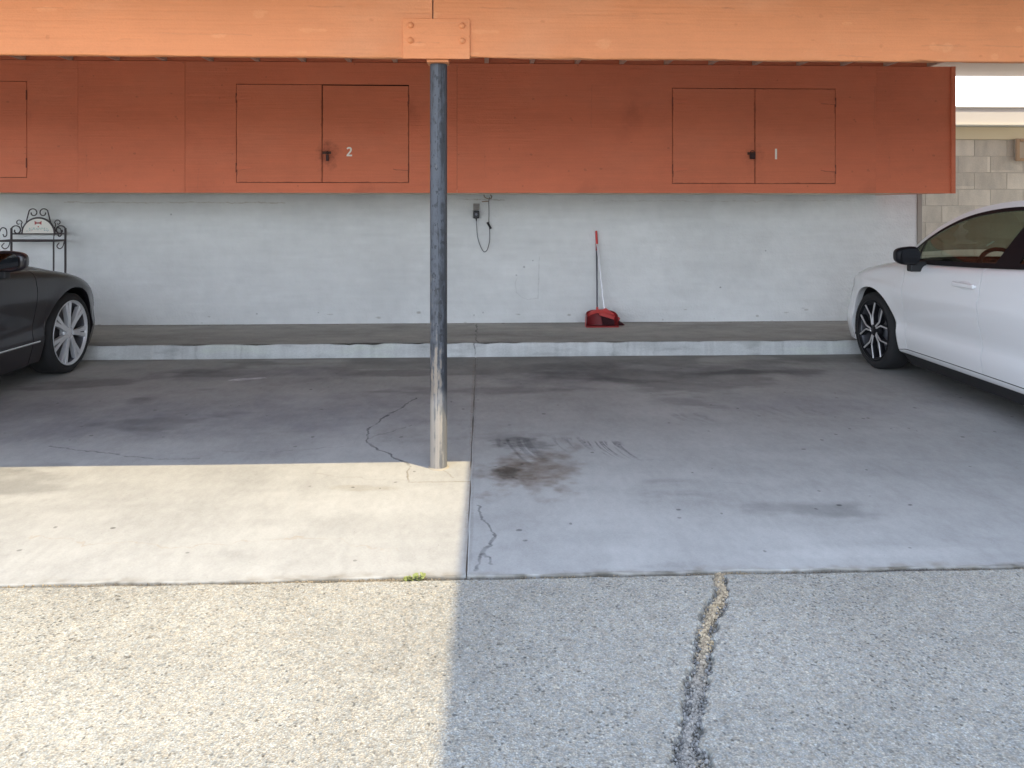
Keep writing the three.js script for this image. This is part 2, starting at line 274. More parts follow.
function slab(xa, xb, tx, mat, label) {
  const xs = [], left = xa < -1, n = 420; for (let i = 0; i <= n; i++) { const t = i / n; xs.push(left ? xb - (xb - xa) * Math.pow(1 - t, 1.6) : xa + (xb - xa) * Math.pow(t, 1.6)); }
  const zs = [KERB + 0.002, ...span(-7.0, -3.1, 60), ...span(-3.08, FRONT - 0.02, 6), FRONT - 0.006, FRONT, FRONT, FRONT];
  const nz = zs.length;
  const g = grid(xs, zs, (x, z, i, j) => {
    let y = (fbm(x * 0.8, z * 0.8, 3) - 0.5) * 0.006; const chip = Math.pow(fbm(x * 6 + 3, 2, 4), 3) * 0.03, e = (fbm(x * 11, 8, 3) - 0.5) * 0.012;
    let zz = z; if (j >= nz - 4) zz += e - chip; else if (j === nz - 5) zz += e * 0.6 - chip * 0.9;
    if (j === nz - 3) y -= 0.001; if (j === nz - 2) { y -= 0.007; zz += 0.002; } if (j === nz - 1) { y = -0.06; zz += 0.002; }
    const end = left ? i === n : i === 0; if (end) y -= 0.002; if (end || (left ? i === n - 1 : i === 1)) x += (fbm(z * 6, left ? 3 : 7, 4) - 0.5) * 0.012 * (left ? 1 : 1);
    return [x, y, zz];
  }, p => [(p[0] - tx) / 5, (p[2] - (KERB - 0.02)) / 4.25]);
  const ex = left ? xb : xa, ey = grid(span(KERB, FRONT - 0.03, 60), [0, 1], (z, t) => [ex + (fbm(z * 6, left ? 3 : 7, 4) - 0.5) * 0.012, t ? -0.05 : (fbm(ex * 0.8, z * 0.8, 3) - 0.5) * 0.006 - 0.004, z], p => [0.001, (p[2] - KERB) / 4.25]);
  return structure(mesh('parking_slab', [g, ey], mat), label);
}
// dirt packed in the joint between the slabs
structure(mesh('joint_filler', uvm(box(JOINT - 0.006, JOINT + 0.006, -0.05, -0.0048, KERB + 0.01, FRONT - 0.03)), std([0.15, 0.12, 0.09])), 'dark dirt in the joint between the two slabs');
{
  const P = new Paint(2048, 256, -5.2, 0, 10.4, 1.3);
  P.each((x, z, o) => { const n = fbm(x * 1.3, z * 4, 5), f = vn(x * 120, z * 120), m = fbm(x * 9, z * 12, 3); const v = 0.41 * (0.62 + 0.5 * n + 0.24 * (m - 0.5) + 0.16 * (f - 0.5)); o[0] = v * 1.06; o[1] = v; o[2] = v * 0.92; o[3] = 0.5 + 0.3 * (m - 0.5) + 0.15 * (f - 0.5); });
  P.line([[-0.06, 0], [-0.05, 1.3]], 0.012, [0.05, 0.05, 0.05], 0.8, 0.4);
  P.line([[-5.2, 0.06], [-2, 0.045], [1, 0.06], [5.2, 0.05]], 0.02, [0.09, 0.08, 0.07], 0.7, 0.2, 2);
  const walkMat = std([1, 1, 1], { ...P.maps(), bumpScale: 0.003, roughness: 0.9 });
  const xs = span(-9, 9, 360);
  const top = grid(xs, [WALL + 0.0, -7.7, KERB - 0.022], (x, z) => [x, WALK + (fbm(x * 1.2, z, 3) - 0.5) * 0.004, z], p => [(p[0] + 5.2) / 10.4, (p[2] - WALL) / 1.3]);
  structure(mesh('walkway', top, walkMat), 'dusty raised concrete walkway below the white wall');
  const K = new Paint(2048, 64, -5.2, 0, 10.4, 0.2);
  K.each((x, y, o) => {
    const n = fbm(x * 2, y * 9, 5), drip = fbm(x * 9, y * 1.5, 3), f = vn(x * 150, y * 200), pat = fbm(x * 0.7 + 4, 3, 3);
    let v = 0.66 * (0.72 + 0.36 * n + 0.30 * (drip - 0.5) + 0.15 * (f - 0.5)); const gr = sstep(0.5, 0.75, pat) * sstep(0.45, 0.7, n);
    o[0] = v * (0.97 - 0.05 * gr); o[1] = v * (0.99 - 0.01 * gr); o[2] = v * (0.97 - 0.1 * gr);
    const dp = 1 - 0.16 * sstep(0.52, 0.75, drip) - 0.22 * sstep(0.55, 0.8, fbm(x * 4 + 20, y * 14, 4)); o[0] *= dp; o[1] *= dp; o[2] *= dp; o[3] = 0.5 + 0.4 * (n - 0.5);
  });
  K.line([[-0.074, 0], [-0.07, 0.06], [-0.078, 0.14]], 0.012, [0.05, 0.05, 0.05], 0.9, 0.6);
  for (const x of [-3.0, -1.6, 0.42, 0.75, 2.1]) K.line([[x, 0], [x + 0.01, 0.13]], 0.03, [0.66, 0.65, 0.62], 0.35, 0, 1);
  for (const x of [-2.6, -2.2, 1.2, 1.35, 1.6, 2.8]) K.line([[x, 0], [x + 0.01, 0.13]], 0.02, [0.22, 0.22, 0.21], 0.35, 0.1, 1);
  const kMat = std([1, 1, 1], { ...K.maps(), bumpScale: 0.006, roughness: 0.9 });
  const prof = [[-0.05, 0], [0.0, -0.003], [0.04, -0.006], [0.09, -0.008], [0.113, -0.011], [0.124, -0.016], [WALK - 0.0005, -0.024]];
  const kg = grid(span(-9, 9, 900), prof, (x, p) => [x, p[0] - (p[0] > 0.1 ? Math.pow(fbm(x * 7, 1, 3), 3) * 0.022 : 0), KERB + p[1] + (fbm(x * 3, p[0] * 12, 3) - 0.5) * 0.008 + 0.002], p => [(p[0] + 5.2) / 10.4, (p[1] + 0.02) / 0.2]);
  structure(mesh('kerb', kg, kMat), 'weathered concrete kerb face at the end of the parking bays');
}

// ---------------------------------------------------------------- back wall
{
  const P = new Paint(2048, 512, -5.2, 0, 10.4, 2.9);
  P.each((x, y, o) => {
    const n = fbm(x * 1.1, y * 1.6, 5), m = fbm(x * 12, y * 12, 3), f = vn(x * 100, y * 100), br = fbm(x * 3, y * 26, 3);
    const patch = sstep(0.60, 0.63, fbm(x * 0.8 + 40, y * 1.1 + 7, 3)) * 0.03;
    const v = 0.82 * (0.88 + 0.20 * (n - 0.2) + 0.08 * (br - 0.5) + 0.08 * (m - 0.5) - patch);
    o[0] = v * 0.985; o[1] = v; o[2] = v * 0.995; o[3] = 0.5 + 0.35 * (m - 0.5) + 0.25 * (f - 0.5) + 0.2 * (br - 0.5);
  });
  const gy = [0.36, 0.36, 0.35];
  P.line([[0.625, 0.84], [0.615, 0.783], [0.612, 0.6], [0.605, 0.394]], 0.006, gy, 0.45, 0.3, 0.25);
  P.line([[0.605, 0.394], [0.5, 0.38], [0.44, 0.4], [0.366, 0.45], [0.35, 0.55], [0.38, 0.64]], 0.004, gy, 0.3, 0.2, 0.5);
  for (const [x, y, s] of [[0.453, 0.73, 0.012], [-0.087, 0.214, 0.012], [0.01, 0.24, 0.01], [0.37, 0.64, 0.012], [0.55, 0.8, 0.008], [-2.4, 0.24, 0.012], [-1.75, 0.25, 0.01], [-3.3, 1.3, 0.01], [2.6, 0.5, 0.01], [3.1, 0.9, 0.008]]) P.blob(x, y, s * 0.8, s * 0.8, 0, [0.5, 0.5, 0.5], 1.0, 30, 0.4);
  P.line([[-4.4, 1.43], [-2.9, 1.425], [-2.1, 1.42]], 0.007, [0.42, 0.36, 0.27], 0.6, 0.2, 0.5);
  P.line([[-0.29, 1.465], [-0.05, 1.462], [0.24, 1.46]], 0.009, [0.3, 0.26, 0.2], 0.6, 0.2, 0.5);
  P.line([[1.2, 1.45], [2.4, 1.44], [4.1, 1.45]], 0.005, [0.45, 0.42, 0.36], 0.4, 0.2, 0.6);
  // scuffs and dirt specks at the foot of the wall
  for (let i = 0; i < 22; i++) P.blob(rr(-4.6, 4.6), WALK + Math.pow(rnd(), 2.5) * 0.16, rr(0.008, 0.035), rr(0.005, 0.014), 0, [0.6, 0.58, 0.55], 0.9, 22, 0.5);
  const g = [uvm(box(-9, 4.79, 0, 2.885, WALL - 0.2, WALL), 10.4, 2.9, -5.2, 0)];
  const w = thing('back_wall', 'long white painted wall behind the raised walkway and below the red cabinets', 'wall');
  mesh('wall', g, std([1, 1, 1], { ...P.maps(), bumpScale: 0.010, roughness: 0.85 }), w);
  mesh('end_post', uvm(rbox(4.793, 4.845, WALK + 0.002, 2.6, WALL - 0.16, WALL + 0.012, 0.004)), std([0.36, 0.33, 0.29]), w);
}

// ---------------------------------------------------------------- carport roof and post
function paintTex(base, w, h, sx, sy, o2) {
  const P = new Paint(w, h, 0, 0, sx, sy);
  const k = o2.c ?? 1, one = (x, y, o) => {
    const n = fbm(x * 0.9 + 11, y * 2.2, 5), g = fbm(x * 3, y * 90, 3), f = vn(x * 180, y * 180), m = fbm(x * 10, y * 14 + 5, 3);
    const v = 1 + k * (0.34 * (n - 0.5) + 0.10 * (g - 0.5) + 0.10 * (m - 0.5) + 0.06 * (f - 0.5)), fade = sstep(0.55, 0.8, fbm(x * 1.5 + 70, y * 3, 4)) * (o2.fade ?? 0.25);
    for (let q = 0; q < 3; q++) o[q] = lerp(base[q], o2.pale?.[q] ?? base[q] * 1.25, fade) * v;
    o[3] = 0.5 + 0.35 * (g - 0.5) + 0.25 * (m - 0.5) + 0.1 * (f - 0.5);
  }, p = [0, 0, 0, 0];
  return P.each((x, y, o) => { one(x, y, o); const w = sstep(0.75, 1, x / sx); if (w > 0) { one(x - sx, y, p); for (let q = 0; q < 4; q++) o[q] = lerp(o[q], p[q], w); } });      // closes on itself sideways
}
const beamP = paintTex([0.74, 0.275, 0.108], 2048, 256, 5.2, 0.65, { fade: 0.5, pale: [0.76, 0.33, 0.155], c: 0.75 });
for (let i = 0; i < 12; i++) { const x = rr(0, 5.2), y = rr(0.02, 0.5), l = rr(0.02, 0.3); beamP.line([[x, y], [x + l, y + rr(-0.015, 0.015)]], 0.004, [0.45, 0.16, 0.075], rr(0.2, 0.6), 0.2, 0.5); }
for (let i = 0; i < 16; i++) beamP.blob(rr(0, 5.2), rr(0, 0.5), rr(0.006, 0.018), rr(0.005, 0.012), 0, [0.8, 0.72, 0.68], 0.7, 40, 0.5);
for (let i = 0; i < 14; i++) beamP.blob(rr(0, 5.2), rr(0, 0.4), rr(0.015, 0.07), rr(0.008, 0.03), 0, [1.08, 1.2, 1.3], 0.8, 22, 0.25);
for (let i = 0; i < 60; i++) { const x = rr(0, 5.2), y = rr(0.01, 0.62); beamP.line([[x, y], [x + rr(0.1, 0.6), y + rr(-0.006, 0.006)]], 0.0025, [0.5, 0.19, 0.085], rr(0.15, 0.4), 0.25, 0.25); }
const beamMat = std([1, 1, 1], { ...beamP.maps(), bumpScale: 0.006, roughness: 0.66 });
const redP = paintTex([0.69, 0.188, 0.090], 2048, 1024, 2.6, 1.3, { fade: 0.25, pale: [0.66, 0.215, 0.115], c: 0.85 });
for (let i = 0; i < 40; i++) redP.blob(rr(0, 2.6), rr(0, 1.3), rr(0.004, 0.014), rr(0.004, 0.012), 0, [0.72, 0.7, 0.7], 0.8, 50, 0.5);
for (let i = 0; i < 5; i++) redP.blob(rr(0, 2.6), rr(0, 1.3), rr(0.1, 0.3), rr(0.06, 0.16), rr(0, 3), [0.86, 0.84, 0.84], 0.8, 7, 0.8, 1);
for (let i = 0; i < 5; i++) { const x = rr(0, 2.6), y = rr(0, 1.3), l = rr(0.05, 0.4); redP.line([[x, y], [x + rr(-0.01, 0.01), y + l]], 0.003, [0.40, 0.12, 0.07], 0.3, 0.1, 0.5); }
const redMaps = redP.maps();
const redMat = std([1, 1, 1], { ...redMaps, bumpScale: 0.005, roughness: 0.72 });
const darkRed = std([0.20, 0.062, 0.038], { roughness: 0.85 });
const rawWood = std([0.60, 0.42, 0.32], { roughness: 0.9 });
const BEAM_Y = 2.168, DECK = 2.9;
{
  const r = thing('carport_roof', 'flat carport roof carried by faded orange painted beams', 'carport roof');
  const beam = (x0, x1, y0) => {
    const prof = [[2.672, -4.03], [2.5, -4.03], [2.35, -4.03], [2.25, -4.03], [y0 + 0.02, -4.03], [y0 + 0.006, -4.031], [y0 + 0.001, -4.036], [y0, -4.045], [y0 + 0.001, -4.069], [y0 + 0.008, -4.075], [2.672, -4.075], [2.672, -4.03]];
    const n = Math.round((x1 - x0) / 0.02), g = grid(span(x0, x1, n), prof, (x, p) => { const low = 1 - sstep(0.01, 0.05, p[0] - y0), ding = low * Math.pow(fbm(x * 7 + p[1] * 40, 3, 4), 4) * 0.02; return [x, p[0] + ding + low * (fbm(x * 2, 1, 3) - 0.5) * 0.006, p[1] + (fbm(x * 1.5, p[0] * 8, 3) - 0.5) * 0.004]; });
    const caps = [x0, x1].map(x => box(x - 0.0004, x + 0.0004, y0 + 0.01, 2.668, -4.072, -4.034));
    return uvm(join([g, ...caps]), 5.2, 0.65, 0.3 + x0 * 0.1, 2.15); };
  mesh('beam', beam(-9.2, -0.2605, BEAM_Y), beamMat, r); mesh('beam', beam(-0.2535, 9.2, BEAM_Y + 0.0), beamMat, r);
  const plate = mesh('bracket_plate', uvm(rbox(-0.412, -0.063, 2.162, 2.372, -4.028, -4.018, 0.003), 5.2, 0.65, 1.3, 1.9), beamMat, r);
  for (const x of [-0.372, -0.104]) for (const y of [2.335, 2.256]) {
    const b = new THREE.LatheGeometry([[0, 0.016], [0.007, 0.0155], [0.013, 0.012], [0.0165, 0.005], [0.017, 0]].map(p => new THREE.Vector2(...p)), 14).rotateX(Math.PI / 2).translate(x, y, -4.018);
    mesh('bolt', uvm(b, 5.2, 0.65), beamMat, plate);
  }
  mesh('saddle', uvm(rbox(-0.29, -0.175, 2.150, 2.166, -4.165, -4.04, 0.004), 5.2, 0.65), beamMat, r);
  for (let i = 0; i < 34; i++) { const x = -8.9 + i * 0.4064; if (x > 4.3) break; mesh('rafter', uvm(box(x - 0.019, x + 0.019, 2.674, DECK - 0.002, -8.28, -3.215), 2.6, 1.3, x, 0), rawWood, r); }
  for (let i = 0; i < 12; i++) { const x = 4.5 + i * 0.4064; mesh('rafter', uvm(box(x - 0.019, x + 0.019, 2.674, DECK - 0.002, -6.2, -3.215), 2.6, 1.3, x, 0), rawWood, r); }
  for (let i = 0; i < 33; i++) { const x = -8.9 + i * 0.4064; if (x > 3.95) break; mesh('blocking', uvm(box(x + 0.0195, x + 0.3869, 2.676, DECK - 0.003, -6.96 + (i % 3) * 0.004, -6.92 + (i % 3) * 0.004), 2.6, 1.3, x, 0), redMat, r); }
  mesh('roof_deck', uvm(box(-9.3, 9.3, DECK, DECK + 0.05, -8.75, -3.21), 2.6, 1.3), std([0.70, 0.58, 0.48]), r);
  mesh('fascia', uvm(box(-9.3, 9.3, 2.66, DECK + 0.06, -3.208, -3.17), 5.2, 0.65), beamMat, r);
}
{
  const P = new Paint(512, 2048, 0, 0, 0.283, 2.2);      // round the pipe x height
  const blue = [0.034, 0.036, 0.042], bare = [0.25, 0.205, 0.16], pale = [0.19, 0.22, 0.265];
  P.each((x, y, o) => {
    const a = x / 0.283, st = fbm(x * 110, y * 4, 4), n = fbm(x * 70 + 9, y * 28, 4), f = vn(x * 700, y * 500), sp = fbm(x * 60 + 4, y * 40, 4);
    // scraped to bare on the side that faces left and front
    const face = 0.5 + 0.5 * Math.cos((a - 0.84) * 2 * Math.PI), low = 1 - clamp((y - 0.05) / 1.15);
    const wear = sstep(0.62, 0.80, 0.45 * st + 0.35 * n + 0.55 * face * (0.12 + 0.88 * low));
    const rubSheen = sstep(0.5, 0.66, 0.4 * n + 0.35 * st + 0.32 * face), chip = sstep(0.66, 0.72, sp) ;  // rubbed paint plus the sky sheen of the left face, put into the colour
    for (let q = 0; q < 3; q++) { let v = lerp(blue[q], pale[q], rubSheen * 0.25); v = lerp(v, bare[q], wear); v = lerp(v, [0.018, 0.019, 0.024][q], chip * 0.8 * (1 - wear)); o[q] = v * (0.9 + 0.2 * f); }
    const foot = sstep(0.44, 0.36, y + (fbm(x * 25, 3, 3) - 0.5) * 0.08); for (let q = 0; q < 3; q++) o[q] = lerp(o[q], [0.40, 0.385, 0.36][q] * (0.7 + 0.6 * st), foot * 0.35);  // worn foot, paled further to stand in for its sunlit patch
    o[3] = 0.5 + 0.25 * (n - 0.5) - 0.18 * wear + 0.1 * (f - 0.5);
  });
  const p = thing('support_post', 'scuffed dark blue steel pipe post between the two parking bays', 'post', [-0.232, 0, -4.12]);
  mesh('pipe', new THREE.CylinderGeometry(0.0455, 0.0455, 2.15, 40, 1, true).translate(0, 1.075, 0), phy([1, 1, 1], { ...P.maps(), bumpScale: 0.003, roughness: 0.5 }), p);
  mesh('footing_collar', new THREE.LatheGeometry([[0.0456, 0.006], [0.052, 0.004], [0.06, -0.004]].map(q => new THREE.Vector2(...q)), 40), std([0.33, 0.29, 0.23]), p);
}

// ---------------------------------------------------------------- storage cabinets under the roof
const CZ = -6.9, CB = 1.508, CT = 2.67;
const font = await new FontLoader().loadAsync('fonts/droid/droid_sans_bold.typeface.json');
const rust = std([0.10, 0.045, 0.03], { roughness: 0.7, metalness: 0.3 });
const numberPaint = std([0.88, 0.84, 0.74], { roughness: 0.7 });
{
  const c = thing('storage_cabinet', 'long rust red plywood storage cabinet hung above the white wall', 'storage cabinet');
  const sheet = (x0, x1, holes, ox) => {
    const s = new THREE.Shape([[x0, CB], [x1, CB], [x1, CT], [x0, CT]].map(p => new THREE.Vector2(...p)));
    for (const [a, b, y0, y1] of holes) s.holes.push(new THREE.Path([[a, y0], [a, y1], [b, y1], [b, y0]].map(p => new THREE.Vector2(...p))));
    mesh('panel', uvm(new THREE.ExtrudeGeometry(s, { depth: 0.018, bevelEnabled: false }).translate(0, 0, CZ - 0.018), 2.6, 1.3, ox, 1.45), redMat, c);
  };
  const DOORS = [[-2.177, -1.421, -0.652, 1.597, 2.474], [1.719, 2.478, 3.226, 1.592, 2.461], [-5.51, -4.75, -3.985, 1.64, 2.487]];
  const hole = d => [d[0], d[2], d[3], d[4]];
  sheet(-9, -5.95, [], 0.3); sheet(-5.949, -3.5485, [hole(DOORS[2])], 0.9); sheet(-3.547, -2.6235, [], 0.2); sheet(-2.621, -0.2250, [hole(DOORS[0])], 1.7); sheet(-0.223, 3.60, [hole(DOORS[1])], 1.1); sheet(3.6012, 4.34, [], 2.2);
  mesh('end_panel', uvm(box(4.322, 4.34, CB, CT, WALL + 0.001, CZ - 0.0185), 2.6, 1.3), redMat, c);
  mesh('backing', box(-8.9, 4.30, CB + 0.03, CT - 0.01, CZ - 0.06, CZ - 0.045), std([0.03, 0.015, 0.012]), c);
  mesh('underside', uvm(box(-9, 4.32, CB + 0.004, CB + 0.022, WALL + 0.001, CZ - 0.0185), 2.6, 1.3), std([0.78, 0.68, 0.52]), c);
  mesh('top_panel', box(-9, 4.32, CT - 0.022, CT - 0.004, WALL + 0.001, CZ - 0.02), rawWood, c);
  mesh('corner_trim', uvm(box(4.30, 4.3395, CB - 0.002, CT, CZ + 0.0005, CZ + 0.012), 2.6, 1.3, 0.5, 0.2), redMat, c);
  const doorMat = DOORS.map(([a, m, b, y0, y1], di) => {
    if (di === 2) return redMat;
    const P = paintTex([0.685, 0.191, 0.091], 1024, 640, b - a, y1 - y0, { fade: 0.3, pale: [0.66, 0.215, 0.115], c: 0.85 }); const lx = (di ? 2.455 : -1.372) - a, ly = 1.85 - y0;
    P.area(0, b - a, 0, y1 - y0, (x, y, k) => { const d = Math.hypot((x - lx) / 0.13, (y - ly) / 0.16) + (fbm(x * 14, y * 14, 4) - 0.5) * 1.3, g = (1 - sstep(0.2, 1.0, d)) * (0.3 + 0.7 * fbm(x * 70, y * 70, 3)); if (g > 0) P.mul(k, [0.42, 0.36, 0.36], g * (di ? 0.4 : 0.9));
      const e = Math.min(x, b - a - x, Math.abs(x - (m - a)), y, y1 - y0 - y), w = (1 - sstep(0.002, 0.012, e + (fbm(x * 25, y * 25, 3) - 0.5) * 0.016)); if (w > 0) P.mul(k, [0.55, 0.5, 0.5], w * 0.8); });
    for (const hx of [0.005, b - a - 0.005]) for (const q of [0.15, 0.86]) { const s = hx < 0.1 ? 1 : -1, hy = q * (y1 - y0); P.line([[hx, hy - 0.018], [hx + s * 0.13, hy - 0.01]], 0.004, [0.3, 0.075, 0.045], 0.8, 0.2, 0.3); P.blob(hx, hy - 0.05, 0.012, 0.05, 0, [0.5, 0.45, 0.45], 0.8, 20, 0.5); }
    return std([1, 1, 1], { ...P.maps(), bumpScale: 0.005, roughness: 0.72 });
  });
  DOORS.forEach(([a, m, b, y0, y1], di) => {
    for (const side of [0, 1]) {
      const xa = side ? m + 0.003 : a + 0.0045, xb = side ? b - 0.0045 : m - 0.003, zp = CZ + (side ? 0.001 : 0.003) + (di === 1 ? 0.001 : 0);
      const sag = side ? -0.006 : 0, yt = y1 - 0.005 + (di === 0 ? sag : 0), yb = y0 + 0.004;
      const dg = rbox(xa, xb, yb, yt, zp - 0.017, zp, 0.002), tl = [[0.0022, -0.0028], [-0.0012, 0.0026], [0.001, 0.001]][di][side]; dg.translate(-(xa + xb) / 2, -(yb + yt) / 2, 0).rotateZ(tl).translate((xa + xb) / 2, (yb + yt) / 2, 0);
      const d = mesh('door', di < 2 ? uvm(dg, b - a, y1 - y0, a, y0) : uvm(dg, 2.6, 1.3, 0.4 + side * 1.31, 0.6), doorMat[di], c);
      const hx = side ? xb : xa, s = side ? -1 : 1;
      for (const hy of [lerp(yb, yt, 0.86), lerp(yb, yt, 0.15)]) {      // strap hinges
        const strap = new THREE.Shape([[0, -0.018], [0.13, -0.008], [0.14, 0], [0.13, 0.008], [0, 0.018]].map(p => new THREE.Vector2(p[0] * s, p[1])));
        mesh('hinge', [uvm(new THREE.ExtrudeGeometry(strap, { depth: 0.006, bevelEnabled: false }).translate(hx, hy, zp + 0.0004), 2.6, 1.3)], redMat, d); mesh('hinge_pin', rod([hx - s * 0.001, hy - 0.042, zp + 0.003], [hx - s * 0.001, hy + 0.042, zp + 0.003], 0.005), darkRed, d);
      }
      if (side && di === 0) for (const hy of [0.62, 0.51]) mesh('batten', uvm(box(xb - 0.285, xb - 0.215, lerp(yb, yt, hy) - 0.006, lerp(yb, yt, hy) + 0.006, zp, zp + 0.007), 2.6, 1.3), redMat, d);
      if (di < 2 && side === (di === 0 ? 1 : 0)) {      // hasp and padlock
        const lx = di === 0 ? -1.372 : 2.452, ly = di === 0 ? 1.865 : 1.868;
        mesh('hasp', [rbox(lx - 0.045, lx + 0.03, ly - 0.012, ly + 0.012, zp + 0.0005, zp + 0.005, 0.001), tube([[lx, ly - 0.012, zp + 0.012], [lx, ly, zp + 0.024], [lx, ly + 0.012, zp + 0.012]], 0.003)], rust, d);
        mesh('padlock', di === 0 ? [rbox(lx - 0.012, lx + 0.012, ly - 0.075, ly - 0.02, zp + 0.006, zp + 0.026, 0.004), tube([[lx - 0.009, ly - 0.022, zp + 0.016], [lx - 0.009, ly + 0.004, zp + 0.016], [lx, ly + 0.013, zp + 0.016], [lx + 0.009, ly + 0.004, zp + 0.016], [lx + 0.009, ly - 0.022, zp + 0.016]], 0.003)]
          : [rbox(lx - 0.028, lx + 0.02, ly - 0.052, ly - 0.004, zp + 0.005, zp + 0.03, 0.005), tube([[lx - 0.02, ly - 0.005, zp + 0.016], [lx - 0.018, ly + 0.018, zp + 0.016], [lx - 0.002, ly + 0.026, zp + 0.016], [lx + 0.012, ly + 0.018, zp + 0.016], [lx + 0.013, ly - 0.005, zp + 0.016]], 0.0035)], std([0.045, 0.022, 0.02], { roughness: 0.5, metalness: 0.6 }), d);
      }
      if (side && di === 0) { const g = new TextGeometry('2', { font, size: 0.082, depth: 0.0012, curveSegments: 8 }); g.computeBoundingBox(); const bb = g.boundingBox; g.scale(0.9, 1, 1).translate(-1.184 - 0.45 * (bb.max.x + bb.min.x), 1.834, zp + 0.0004); mesh('number', g, numberPaint, d); }
      if (side && di === 1) mesh('number', box(2.663, 2.681, 1.816, 1.912, zp + 0.0004, zp + 0.0016), numberPaint, d);
    }
  });
}

// ---------------------------------------------------------------- neighbouring block building on the right
{
  const n = thing('neighbour_building', 'beige concrete block building with cream fascia and white roof edge past the cabinet end', 'building', [0, 0, 0]);
  const P = new Paint(512, 512, 0, 0, 1.6, 1.6);
  P.each((x, y, o) => { const a = fbm(x * 3, y * 1.6, 4), m = fbm(x * 14, y * 5, 3), f = vn(x * 220, y * 220), v = 0.74 * (0.68 + 0.45 * a + 0.22 * (m - 0.5) + 0.14 * (f - 0.5)); o[0] = v * 1.04; o[1] = v * 0.95; o[2] = v * 0.80; o[3] = 0.5 + 0.5 * (f - 0.5) + 0.3 * (m - 0.5); });
  const pm = P.maps(), tones = [1, 0.975, 1.02].map(k => std([k, k * 0.99, k * 0.97], { ...pm, bumpScale: 0.004, roughness: 0.92 }));
  mesh('wall', box(3.4, 12.0, 0, 2.19, -12.5, -9.0045), std([0.50, 0.45, 0.37]), n);
  for (let r = 0; r < 11; r++) for (let k = 0; k < 20; k++) {
    const x = 4.3 + k * 0.4 - (r % 2 ? 0.2 : 0), y = r * 0.1985;
    if (x > 11.4) continue;
    mesh('block', uvm(rbox(x + 0.003, x + 0.397, y + 0.003, y + 0.1955, -9.05, -9 + rr(-0.001, 0.001), 0.0025), 1.6, 1.6, rr(0, 1.6), rr(0, 1.6)), tones[(r * 7 + k * 3) % 3], n);
  }
  mesh('fascia', uvm(rbox(3.38, 12.02, 2.185, 2.335, -9.06, -8.985, 0.004)), std([0.78, 0.66, 0.42], { roughness: 0.7 }), n);
  mesh('drip_edge', uvm(rbox(3.36, 12.04, 2.338, 2.362, -9.06, -8.965, 0.003)), std([0.66, 0.62, 0.50]), n);
  mesh('parapet', uvm(rbox(3.4, 12.0, 2.362, 2.565, -12.5, -9.01, 0.006)), std([0.74, 0.70, 0.68], { roughness: 0.85 }), n);
  mesh('coping', uvm(rbox(3.37, 12.03, 2.566, 2.585, -12.5, -8.99, 0.004)), std([0.70, 0.66, 0.62]), n);
}
{
  const j = thing('junction_box', 'small rusty metal box fixed near the top of the block wall', 'junction box', [6.53, 2.06, -9]);
  mesh('backplate', rbox(-0.14, 0.14, -0.125, 0.125, 0.002, 0.03, 0.004), std([0.55, 0.46, 0.35]), j);
  for (const g of [[-0.15, -0.11, -0.135, 0.135], [0.11, 0.15, -0.135, 0.135], [-0.109, 0.109, 0.1, 0.135], [-0.109, 0.109, -0.135, -0.1]]) mesh('frame_bar', rbox(g[0], g[1], g[2], g[3], 0.031, 0.06, 0.006), std([0.50, 0.33, 0.20], { roughness: 0.85 }), j);
}

// ---------------------------------------------------------------- unseen block added behind the viewer to cast shade on the right bay
{
  const b = thing('added_shade_block', 'tall plain stucco block added out of view to cast the shade on the right', 'building', [4.43, 0, -0.76]);
  b.rotation.y = -0.016;
  mesh('wall', box(0, 9, 0, 8.8, 0, 7), std([0.55, 0.51, 0.44], { roughness: 0.9 }), b);
  mesh('parapet', box(0, 9, 8.8, 9.0, 0, 7), std([0.6, 0.57, 0.5]), b);
  for (let f = 0; f < 3; f++) for (let k = 0; k < 2; k++) {
    const z = 1.2 + k * 3, y = 1.1 + f * 2.8;
    const w = mesh('window', [box(-0.04, -0.002, y - 0.06, y, z - 0.06, z + 1.46), box(-0.03, -0.002, y + 1.3, y + 1.36, z - 0.06, z + 1.46), box(-0.03, -0.002, y, y + 1.3, z - 0.06, z), box(-0.03, -0.002, y, y + 1.3, z + 1.4, z + 1.46)], std([0.7, 0.7, 0.68]), b);
    mesh('pane', box(-0.012, -0.003, y, y + 1.3, z, z + 1.4), phy([0.03, 0.035, 0.04], { roughness: 0.08 }), w);
  }
}

